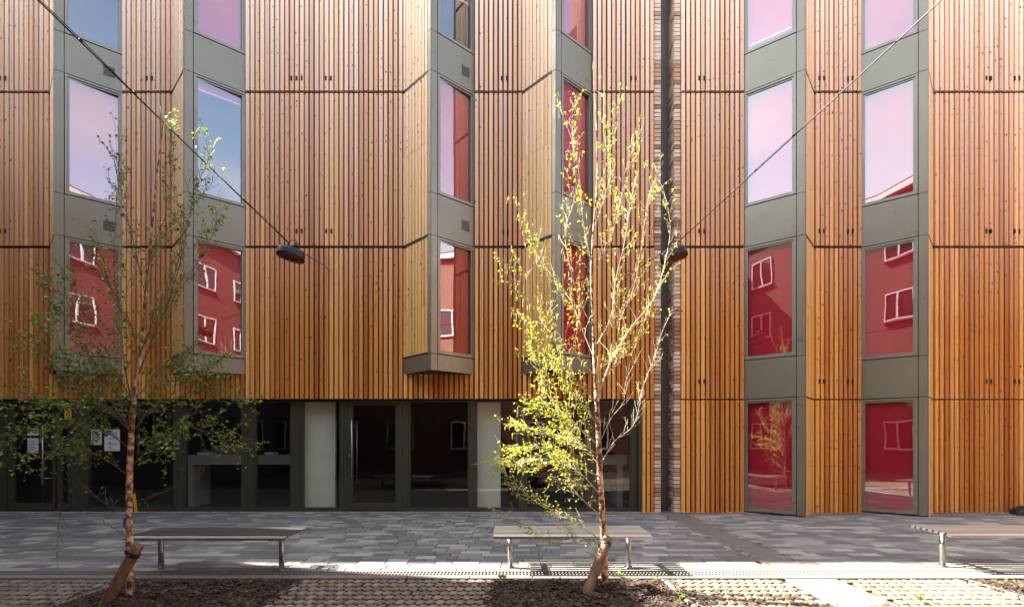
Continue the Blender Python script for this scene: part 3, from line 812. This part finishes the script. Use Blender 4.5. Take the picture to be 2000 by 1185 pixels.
plain_building('tall pale rendered wing closing the left side of the courtyard', -15.6,-10.6,-3.4,7.2,11.2,
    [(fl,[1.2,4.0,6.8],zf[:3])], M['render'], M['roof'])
plain_building('unseen low block added beside the tall left wing to darken the left of the courtyard', -15.6,-10.6,7.25,8.9,6.6,[],M['render'],M['roof'])  # unseen filler block, added to take light away from the left side
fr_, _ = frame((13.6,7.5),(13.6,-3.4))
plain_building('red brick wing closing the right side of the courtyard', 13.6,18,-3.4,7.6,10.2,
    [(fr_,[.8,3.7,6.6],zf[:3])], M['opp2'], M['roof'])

# ------------------------------------------------------------------ benches
def bench(cx, cy, label):
    t = empty('bench', (cx, cy, 0), label, 'bench', 'steel benches along the paving'); H = .405
    def prof(v):   # v across the seat, -0.28 near .. 0.28 far
        return H - .9*max(0, abs(v)-.2)**2*3.2 - .01
    half = .78
    nb = 8; w = .044; gap = (.56-nb*w)/(nb-1)
    b = MB()
    for k in range(nb):
        v0 = -.28 + k*(w+gap); z0, z1 = prof(v0), prof(v0+w); th = .022
        x0, x1 = cx-half, cx+half
        b.hexa([(x0,cy+v0,z0-th),(x1,cy+v0,z0-th),(x1,cy+v0+w,z1-th),(x0,cy+v0+w,z1-th),(x0,cy+v0,z0),(x1,cy+v0,z0),(x1,cy+v0+w,z1),(x0,cy+v0+w,z1)])
    b.build('seat', M['steel'], t)
    for s_ in (-1,1):
        X = cx + s_*.615
        b = MB(); b.tube([(X,cy,.0),(X,cy,H-.05)], .0265, 20); b.tube([(X,cy,0),(X,cy,.008)], .045, 20)
        lg = b.build('leg', M['steel'], t)
        b = MB(); b.box(X-.02,X+.02,cy-.25,cy+.25,H-.062,H-.034); b.build('crossbar', M['steel'], lg)
bench(-2.965, 4.93, 'stainless steel slatted bench behind the shaded birch on the left')
bench(.595, 5.02, 'stainless steel slatted bench behind the sunlit birch in the middle')
bench(5.13, 5.07, 'stainless steel slatted bench cut off by the right edge')

# ------------------------------------------------------------------ trees
def trunk_mesh(b, pts, rad, n=12):
    # smooth the polyline a little
    P = []; RR = []
    for i in range(len(pts)-1):
        for k in range(4):
            t = k/4; p0 = pts[max(i-1,0)]; p1 = pts[i]; p2 = pts[i+1]; p3 = pts[min(i+2,len(pts)-1)]
            P.append(.5*((2*p1)+(p2-p0)*t+(2*p0-5*p1+4*p2-p3)*t*t+(-p0+3*p1-3*p2+p3)*t**3)); RR.append(rad[i]+(rad[i+1]-rad[i])*t)
    P.append(pts[-1]); RR.append(rad[-1]); b.tube(P, RR, n); return P, RR
def add_leaf(b, p, size, rng, m=0):
    a = rng.uniform(0, 6.28); tilt = rng.uniform(-1.2, .5)
    d = Vector((math.cos(a)*math.cos(tilt), math.sin(a)*math.cos(tilt), math.sin(tilt)))
    s_ = d.cross(Vector((0,0,1))); s_ = s_.normalized() if s_.length > .1 else Vector((1,0,0)); n = s_.cross(d)
    ro = rng.uniform(-1,1); s_, n = s_*math.cos(ro)+n*math.sin(ro), n*math.cos(ro)-s_*math.sin(ro)
    w = size*.42; fold = n*size*.12; q = p + d*size*.18
    k = len(b.v)
    b.v += [tuple(x) for x in (q, q+d*size*.3+s_*w+fold, q+d*size*.62+s_*w*.62+fold*.8, q+d*size, q+d*size*.62-s_*w*.62+fold*.8, q+d*size*.3-s_*w+fold)]
    b.face((k,k+1,k+2,k+3), m); b.face((k,k+3,k+4,k+5), m)
def grow_twig(tb, lb, cb, p, d, L_, r, rng, leafdens, lsize, depth=0, catk=0.0, up=.25, droop=0):
    n = max(3, int(L_/.06)); pts = [p.copy()]; step = L_/n; dd = d.copy()
    for i in range(n):
        dd = (dd + Vector((rng.gauss(0,.16), rng.gauss(0,.16), rng.gauss(0,.10)+up*.14-droop*.2))).normalized()
        pts.append(pts[-1]+dd*step)
    rad = [max(.0012, r*(1-.75*i/n)) for i in range(n+1)]
    tb.tube(pts, rad, 4 if r < .004 else 5, 0, False)
    for i in range(1, n+1):
        q = pts[i]
        if rng.random() < leafdens*(1.8 if leafdens < .56 else 1.02)*step/.03:
            for _ in range(rng.choice([1,1,2,3])): add_leaf(lb, q+Vector((rng.gauss(0,.008),rng.gauss(0,.008),rng.gauss(0,.008))), lsize*rng.uniform(.45,1.2)*(.85 if leafdens < .42 else 1), rng)
        if cb is not None and rng.random() < catk*step/.05:
            l = rng.uniform(.035,.06); o = Vector((rng.gauss(0,.006),rng.gauss(0,.006),0))
            cb.tube([q, q+o+Vector((0,0,-l*.25)), q+o*1.5+Vector((0,0,-l*.7)), q+o*1.6+Vector((0,0,-l))], [.0016,.0036,.0034,.0012], 5, 0, False)
        if depth < 1 and L_ > .16 and rng.random() < .34:
            side = Vector((rng.gauss(0,1),rng.gauss(0,1),rng.gauss(0,.4))); side = (side - dd*side.dot(dd)).normalized()
            grow_twig(tb, lb, cb, q, (dd*.75+side*.65+Vector((0,0,up*.4-droop*.4))).normalized(), L_*rng.uniform(.25,.5), r*.5, rng, leafdens, lsize, depth+1, catk, up, droop)
def tree(label, D, trunk, trad, limbs, seed, twigm, leafm, lsize, catkins=False):
    rng = random.Random(seed)
    tp = [px(x, y, D) for x, y in trunk]; base = tp[0]
    root = empty('birch_tree', (base.x, base.y, 0), label, 'tree')
    lsize *= 1.0
    tb = MB(); P, RR = trunk_mesh(tb, tp, trad, 14); tb.build('trunk', M['bark'], root)
    br = MB(); tw = br; lb = MB(); cb = MB() if catkins else None
    for lm in limbs:
        pts2, r0, off, dens, tl, nt_ = lm[:6]; up = lm[6] if len(lm) > 6 else .3; ck = lm[7] if len(lm) > 7 else 0
        pts = []
        tot = len(pts2)-1
        for i, (x, y) in enumerate(pts2):
            f = i/tot; d_ = D + off*f**1.0 + (rng.gauss(0,.03) if 0 < i < tot else 0)
            pts.append(px(x + (rng.gauss(0,5) if 0 < i else 0), y, d_))
        # start on the trunk surface
        near = min(P, key=lambda q: (q-pts[0]).length); pts[0] = near.copy() if (near-pts[0]).length < .15 else pts[0]
        rads = [max(.0014, .62*r0*(1-.86*(i/tot)**.8)) for i in range(tot+1)]
        P2, R2 = trunk_mesh(br, pts, rads, 7)
        # twigs
        n = int(nt_*3.2)
        for k in range(n):
            f = .12 + .88*(k+rng.random())/n; idx = min(len(P2)-2, int(f*(len(P2)-1))); q = P2[idx]; dr = (P2[idx+1]-q).normalized()
            side = Vector((rng.gauss(0,1),rng.gauss(0,.9),rng.gauss(0,.35))); side = (side - dr*side.dot(dr)).normalized()
            dd = (dr*.7 + side*.6 + Vector((0,0,up*.6))).normalized()
            grow_twig(tw, lb, cb, q, dd, tl*rng.uniform(.45,1.1)*(1-.35*f), min(R2[idx]*.5,.004), rng, dens, lsize, 0, ck, up)
        grow_twig(tw, lb, cb, P2[-1], (P2[-1]-P2[-3]).normalized(), .12, R2[-1], rng, dens*1.3, lsize, 1, ck, up)
    br.build('branches', M['bark'] if False else twigm, root)
    lb.build('foliage', leafm, root)
    if catkins: tag(cb.build('catkins', M['catkin'], root), kind='stuff')
    return root, P

# sunlit birch (middle)
T2 = [(1184,1162),(1180,1100),(1177,1010),(1172,930),(1169,850),(1165,770),(1161,700),(1158,620),(1155,540),(1159,450),(1166,360),(1166,270),(1162,200),(1158,122)]
TR2 = [.036,.031,.027,.0255,.0235,.021,.016,.0125,.0105,.009,.007,.0055,.004,.0018]
# (points, radius, depth offset, leaf density, twig length, number of twigs, upward pull, catkin density)
LB2 = [
 ([(1166,790),(1185,740),(1212,690),(1243,640),(1275,585),(1297,530),(1310,460),(1305,410),(1302,372)], .011, .35, .22,.30,14,.5,.12),
 ([(1163,700),(1140,640),(1112,590),(1085,540),(1055,500),(1035,460),(1008,395)], .009, .3, .30,.32,15,.6,.25),
 ([(1160,650),(1135,590),(1118,520),(1108,450),(1112,380),(1118,300),(1128,240),(1125,205)], .008, -.3, .32,.26,15,.7,.2),
 ([(1158,560),(1150,500),(1140,430),(1145,370),(1122,290),(1100,210)], .006, .1, .30,.22,11,.7,.12),
 ([(1156,545),(1185,480),(1205,410),(1217,350),(1226,300),(1240,250)], .006, -.2, .22,.24,12,.7,.15),
 ([(1161,450),(1178,390),(1190,330),(1186,260),(1175,175)], .005, .15, .30,.2,10,.7,.1),
 ([(1166,380),(1185,320),(1205,250),(1212,195)], .004, -.1, .35,.16,7,.7,.1),
 ([(1164,735),(1120,690),(1072,650),(1035,600),(1010,560),(1000,520)], .008, -.35, .28,.3,13,.5,.3),
 ([(1165,760),(1200,700),(1222,630),(1240,560),(1262,470),(1275,390),(1278,330)], .008, -.3, .2,.3,14,.6,.15),
 ([(1163,690),(1185,620),(1205,550),(1220,470),(1232,400),(1245,350)], .007, .4, .2,.26,12,.6,.15),
 ([(1170,860),(1130,830),(1090,800),(1065,760),(1045,715),(1035,680)], .008, .35, .95,.30,16,.4,.3),
 ([(1166,790),(1130,750),(1100,715),(1070,700),(1045,660),(1022,625)], .006, -.2, .85,.28,14,.4,.4),
 ([(1168,820),(1140,790),(1115,765),(1095,735),(1080,690)], .006, .1, .9,.26,12,.4,.4),
 ([(1172,905),(1130,870),(1085,850),(1040,835),(1010,830)], .008, .3, 1.1,.30,18,.2,.1),
 ([(1172,890),(1130,850),(1095,820),(1060,800),(1040,790)], .006, -.2, 1.1,.26,15,.25,.1),
 ([(1172,965),(1135,925),(1095,905),(1050,895),(1010,905),(975,905)], .008, -.3, 1.1,.30,18,.1,.05),
 ([(1174,1000),(1140,965),(1110,930),(1080,890),(1050,870)], .007, .25, .9,.26,13,.2,.05),
 ([(1168,940),(1120,910),(1080,880),(1030,870),(1000,880)], .006, .15, 1.0,.26,14,.1,.05),
 ([(1174,1052),(1135,1025),(1090,1000),(1050,985),(1020,955),(990,930),(972,900)], .008, -.15, .75,.22,15,.2,0),
 ([(1175,1078),(1140,1062),(1090,1058),(1060,1052),(1030,1035),(1008,1012),(990,1000)], .006, -.25, .55,.18,12,.2,0),
 ([(1174,900),(1200,862),(1228,835),(1245,800),(1252,760)], .006, .2, .02,.22,7,.5,0),
 ([(1172,860),(1190,820),(1208,785),(1222,745),(1245,700)], .005, -.2, .04,.22,7,.5,0),
 ([(1246,790),(1262,740),(1272,690),(1290,650),(1310,610)], .004, .2, .15,.2,7,.5,0),
 ([(1164,740),(1190,700),(1225,690),(1255,640),(1270,600)], .006, .1, .4,.25,9,.5,.2),
]
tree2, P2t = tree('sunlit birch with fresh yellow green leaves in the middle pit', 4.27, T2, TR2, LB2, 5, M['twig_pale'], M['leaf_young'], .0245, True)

# shaded birch (left)
T1 = [(255,1190),(254,1130),(253,1060),(252,1000),(253,930),(256,860),(260,800),(267,740),(274,690),(282,600),(290,520),(298,430),(308,330),(317,250),(313,208)]
TR1 = [.032,.028,.026,.0245,.023,.021,.019,.017,.0135,.0115,.010,.0085,.006,.004,.0018]
LB1 = [
 ([(261,795),(240,700),(228,610),(222,520),(228,420),(234,330),(230,250)], .009, .25, .35,.28,15,.6),
 ([(266,745),(295,660),(325,590),(352,510),(370,440),(390,360),(412,296)], .009, -.2, .38,.28,16,.6),
 ([(275,685),(315,610),(340,530),(360,450),(348,350),(352,235)], .008, .3, .35,.24,14,.7),
 ([(284,580),(262,480),(240,390),(216,298)], .006, -.2, .38,.24,11,.6),
 ([(289,530),(330,450),(380,400),(418,350)], .005, .1, .35,.2,9,.6),
 ([(276,670),(320,600),(370,530),(405,470),(436,402)], .007, .3, .5,.3,13,.5),
 ([(284,600),(300,500),(318,400),(330,300),(325,240)], .006, -.1, .4,.2,11,.7),
 ([(259,820),(215,750),(170,680),(130,610),(95,545)], .008, -.25, .5,.32,16,.4),
 ([(258,840),(205,790),(150,750),(95,700),(40,665)], .008, .25, .55,.34,17,.3),
 ([(257,870),(195,840),(130,825),(70,840),(15,870)], .008, -.1, .7,.34,18,.1),
 ([(256,850),(200,770),(150,720),(105,660),(60,620)], .007, .35, .5,.3,14,.3),
 ([(259,830),(190,800),(120,790),(70,780)], .007, -.35, .8,.34,16,.15),
 ([(254,930),(200,890),(150,875),(100,880),(60,900)], .006, .2, .7,.3,14,.0),
 ([(258,850),(310,800),(370,770),(430,765),(480,790)], .007, .2, .7,.32,16,.2),
 ([(254,920),(300,865),(350,830),(400,840),(440,862),(465,870)], .007, -.2, .6,.32,15,.1),
 ([(263,780),(310,720),(360,690),(400,720),(440,745)], .006, .3, .5,.3,12,.3),
 ([(261,800),(320,750),(380,735),(425,700)], .006, -.3, .55,.3,13,.3),
 ([(262,790),(220,720),(190,650),(165,590),(150,520)], .007, .15, .5,.3,14,.4),
 ([(270,720),(250,640),(210,560),(190,500)], .006, -.3, .45,.28,12,.5),
 ([(254,985),(300,965),(345,950),(375,925),(400,905)], .004, .1, .04,.14,4,.2),
 ([(253,1058),(235,1040),(205,1022),(165,996)], .0065, -.1, .0,.10,2,.2),
 ([(254,905),(280,880),(320,850),(335,880)], .004, -.3, .8,.25,8,.1),
 ([(253,1005),(215,985),(170,955),(120,935)], .005, .15, .08,.2,6,-.1),
 ([(120,935),(114,980),(113,1030),(116,1088)], .0022, 0, .0,.14,4,-.8),
 ([(255,1035),(275,990),(300,965)], .003, .1, .02,.12,3,.2),
]
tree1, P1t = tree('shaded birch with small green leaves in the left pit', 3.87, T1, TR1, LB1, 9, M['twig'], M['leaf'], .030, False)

def stake(label, p0, p1, r, strap_at, trunk_pt):
    t = empty('tree_stake', (p0.x, p0.y, 0), label, 'stake')
    d = (p1-p0).normalized(); b = MB()
    ps = [p0 - d*.1] + [p0 + (p1-p0)*k/6 for k in range(7)] + [p1 + d*.006]
    b.tube(ps, [r*1.02]+[r*(1.0+.02*math.sin(k*2.1)) for k in range(7)]+[r*.85], 18); b.build('post', M['stake'], t)
    c = p0 + (p1-p0)*strap_at; b = MB()
    q = trunk_pt; ax = (q-c); n = 24; pts = []
    for k in range(n+1):
        a = 2*math.pi*k/n
        o = d.orthogonal().normalized(); o2 = d.cross(o)
        pts.append(c + (o*math.cos(a)+o2*math.sin(a))*(r+.006))
    for k in range(n):
        a, e = pts[k], pts[k+1]; b.quad([a-d*.016, e-d*.016, e+d*.016, a+d*.016])
    # link and loop round the trunk
    u = Vector((0,0,1)); m_ = []
    for k in range(n+1):
        a = 2*math.pi*k/n; m_.append(q + Vector((math.cos(a),math.sin(a),0))*.036)
    for k in range(n): b.quad([m_[k]-u*.015, m_[k+1]-u*.015, m_[k+1]+u*.015, m_[k]+u*.015])
    b.build('strap', M['rubber'], t)
    bb = MB(); h = c + Vector((.012,-1,0)).normalized()*(r+.007); bb.tube([h, h+Vector((0,-.004,0))], .006, 8); bb.build('buckle', M['steel'], t)
pA = px(205, 1190, 3.72); pA.z = 0.0; pA = Vector((-3.17, 3.74, .0)); pB = px(270, 1064, 3.80)
stake('dark round timber stake leaning against the shaded birch', pA, pB, .041, .86, Vector(((254-1000)*3.87/F, 3.87, EYE-(1076-864)*3.87/F)))
pA = Vector((.585, 3.95, .0)); pB = px(1188, 1049, 4.19)
stake('sunlit round timber stake leaning against the middle birch', pA, pB, .042, .90, Vector(((1176-1000)*4.27/F, 4.27, EYE-(1066-864)*4.27/F)))

# tag and tape on the shaded birch
def P1(x, y, off=-.035): return px(x, y, 3.87+off)
t = empty('plant_tag', tuple(P1(262,1000)), 'yellow plastic label tied to the trunk of the shaded birch', 'tag')
b = MB(); q = [P1(258,965),P1(264,962),P1(268,1000),P1(263,1001)]
b.hexa([q[3],q[2],q[2]+Vector((0,.002,0)),q[3]+Vector((0,.002,0)),q[0],q[1],q[1]+Vector((0,.002,0)),q[0]+Vector((0,.002,0))]); b.build('card', M['yellow'], t)
b = MB()
for k in range(4):
    a, c = P1(262.0+k*.5, 975+k*6, -.037), P1(264.5+k*.5, 974+k*6, -.037); b.quad([a, c, c+Vector((0,0,.004)), a+Vector((0,0,.004))])
b.build('text', M['ink'], t)
b = MB(); c0 = Vector(((253-1000)*3.87/F, 3.87, EYE-(963-864)*3.87/F)); b.tube([c0+Vector((math.cos(a)*.031,math.sin(a)*.031,.004*math.sin(a))) for a in [k*.5236 for k in range(13)]], .003, 5, 0, False); b.build('tie', M['ink'], t)
t = empty('marker_tape', tuple(P1(250,1012)), 'blue tape knotted round the trunk of the shaded birch below the yellow label', 'tape')
c0 = Vector(((253-1000)*3.87/F, 3.87, EYE-(1011-864)*3.87/F)); b = MB(); n = 20
for k in range(n):
    a0, a1 = 6.283*k/n, 6.283*(k+1)/n; p_ = c0+Vector((math.cos(a0)*.031,math.sin(a0)*.031,0)); q_ = c0+Vector((math.cos(a1)*.031,math.sin(a1)*.031,0))
    b.quad([p_, q_, q_+Vector((0,0,.010)), p_+Vector((0,0,.010))])
b.build('loop', M['blue'], t)
b = MB(); a = P1(241,1012,-.02); 
b.quad([P1(248,1010,-.03), P1(241,1012,-.03), P1(240,1028,-.03), P1(243.5,1029,-.03), P1(246,1014,-.03)]); b.build('tail', M['blue'], t)

# ------------------------------------------------------------------ catenary lights
def lamp_and_cable(hook, lamp_p, far, sgn, labels):
    # cable: taut wire, wall hook to lamp to the opposite building
    t = empty('span_wire', tuple(hook), labels[1], 'cable'); b = MB()
    b.tube([hook, lamp_p], .006, 6); 
    n = 22; pts = [lamp_p + (far-lamp_p)*k/n + Vector((0,0,-.10*math.sin(math.pi*k/n))) for k in range(n+1)]
    b.tube(pts, .0058, 6); b.build('wire', M['cable'], t)
    b = MB(); pts2 = [p + Vector((.012*math.sin(i*1.3), 0, .008+.003*math.sin(i*2.2))) for i, p in enumerate(pts)]
    b.tube(pts2, .0035, 6)
    for i in range(1, n, 1): 
        d = (far-lamp_p).normalized(); b.tube([pts[i]-d*.012+Vector((0,0,.004)), pts[i]+d*.012+Vector((0,0,.012))], .009, 6)
    b.build('power_flex', M['rubber'], t)
    b = MB(); b.tube([hook+Vector((0,.06,0)), hook+Vector((0,-.02,0))], .012, 8)
    b.tube([hook+Vector((math.cos(k*.6283)*.028,-.02,math.sin(k*.6283)*.028)) for k in range(11)], .005, 6, 0, False); b.build('wall_hook', M['steel'], t)
    # lamp: ribbed shallow shell tipped towards the viewer
    c = lamp_p + Vector((0,0,-.135)); t = empty('street_lamp', tuple(c), labels[0], 'lamp', 'lamps hung on span wires')
    rot = Matrix.Rotation(math.radians(sgn*6), 3, 'Y') @ Matrix.Rotation(math.radians(-12), 3, 'X') @ Matrix.Rotation(math.radians(sgn*28), 3, 'Z')
    A, B_ = .18, .13
    def el(k, n, f): 
        a = 2*math.pi*k/n; ex = .78
        return (A*f*abs(math.cos(a))**ex*math.copysign(1,math.cos(a)), B_*f*abs(math.sin(a))**ex*math.copysign(1,math.sin(a)))
    b = MB(); n = 40; rings = [(1.0,-.03),(1.0,.03),(.95,.06),(.75,.078),(.3,.085)]
    for f, z in rings:
        for k in range(n):
            rib = 1 - (.035 if k % 2 and z > .03 else 0); x_, y_ = el(k, n, f*rib); b.v.append(tuple(c + rot@Vector((x_, y_, z))))
    for j in range(len(rings)-1):
        for k in range(n): b.face((j*n+k, j*n+(k+1)%n, (j+1)*n+(k+1)%n, (j+1)*n+k), 0, False)
    b.face(tuple((len(rings)-1)*n+k for k in range(n)))
    for k in range(9):      # cooling fins
        x_ = -.145+k*.036; hw = B_*.75*math.sqrt(max(.05,1-(x_/A)**2))
        P = [Vector((x_+sx*.004, sy*hw, z)) for z in (.04,.092) for sx,sy in ((-1,-1),(1,-1),(1,1),(-1,1))]
        b.hexa([c+rot@v for v in P])
    b.build('shade', M['blackmetal'], t)
    b = MB(); 
    for f, z in ((.96,-.020),(.75,-.045),(.35,-.055)):
        for k in range(n): x_, y_ = el(k, n, f); b.v.append(tuple(c + rot@Vector((x_, y_, z))))
    for j in range(2):
        for k in range(n): b.face((j*n+(k+1)%n, j*n+k, (j+1)*n+k, (j+1)*n+(k+1)%n), 0, True)
    b.face(tuple(2*n+k for k in reversed(range(n)))); b.build('lens', M['amber'], t)
    b = MB(); top = c + rot@Vector((0,0,.08)); b.tube([top, top+Vector((0,0,.02)), lamp_p+Vector((0,0,.01))], [.05,.045,.018], 12)
    b.tube([top+Vector((.04,0,0)), top+Vector((.055,-.03,.05)), top+Vector((.05,0,.09))], .022, 8)
    b.build('bracket', M['blackmetal'], t)
    b = MB(); b.tube([lamp_p+Vector((-.035,-.01,.02)), lamp_p+Vector((.02,-.01,-.012))], .017, 8); b.box(lamp_p.x-.035,lamp_p.x+.03,lamp_p.y-.075,lamp_p.y-.03,lamp_p.z-.075,lamp_p.z-.035); b.build('clamp', M['steel'], t)
    b = MB(); b.tube([lamp_p+Vector((-.03,0,.03)), lamp_p+Vector((0,0,.065)), lamp_p+Vector((.06,0,.07)), lamp_p+Vector((.10,0,.03)), top+Vector((.07,0,.02))], .005, 6); b.build('flex_loop', M['rubber'], t)
DL = 6.6
h1 = px(643, 525, FY-.05); l1 = px(568, 479, DL); f1 = px(90, -5, 3.6); f1 = l1 + (f1-l1)*((DL+3.5)/(DL-3.6))
lamp_and_cable(h1, l1, f1, 1, ('black ribbed lamp with amber lens hanging on the left span wire', 'dark span wire running from a wall hook up over the left of the courtyard'))
h2 = px(1222, 539, FY-.05); l2 = px(1316, 480, DL); f2 = px(1822, -5, 3.6); f2 = l2 + (f2-l2)*((DL+3.5)/(DL-3.6))
lamp_and_cable(h2, l2, f2, -1, ('black ribbed lamp hanging on the right span wire in front of the brick recess', 'dark span wire running from a wall hook up over the right of the courtyard'))

# black bag at the foot of the wall, right edge
b = MB(); n = 18; m_ = 8; cx, cy = 9.47, 8.72
for j in range(m_+1):
    ph = math.pi*.5*j/m_
    for k in range(n):
        a = 2*math.pi*k/n; s_ = .8+.2*math.cos(ph)
        x_ = math.copysign(abs(math.cos(a))**.6, math.cos(a))*.42*math.cos(ph)**.5; y_ = math.copysign(abs(math.sin(a))**.6, math.sin(a))*.18*math.cos(ph)**.5
        b.v.append((cx+x_, cy+y_, .004+.15*math.sin(ph)+.01*math.sin(a*5+j)))
for j in range(m_):
    for k in range(n): b.face((j*n+k, j*n+(k+1)%n, (j+1)*n+(k+1)%n, (j+1)*n+k), 0, True)
t = empty('bag', (cx, cy, 0), 'black holdall lying at the foot of the timber wall at the right edge', 'bag')
b.build('body', M['rubber'], t)
b = MB(); b.tube([(cx-.15,cy-.12,.14),(cx-.1,cy-.16,.17),(cx+.1,cy-.16,.17),(cx+.15,cy-.12,.14)], .009, 6); b.build('strap', M['rubber'], t)
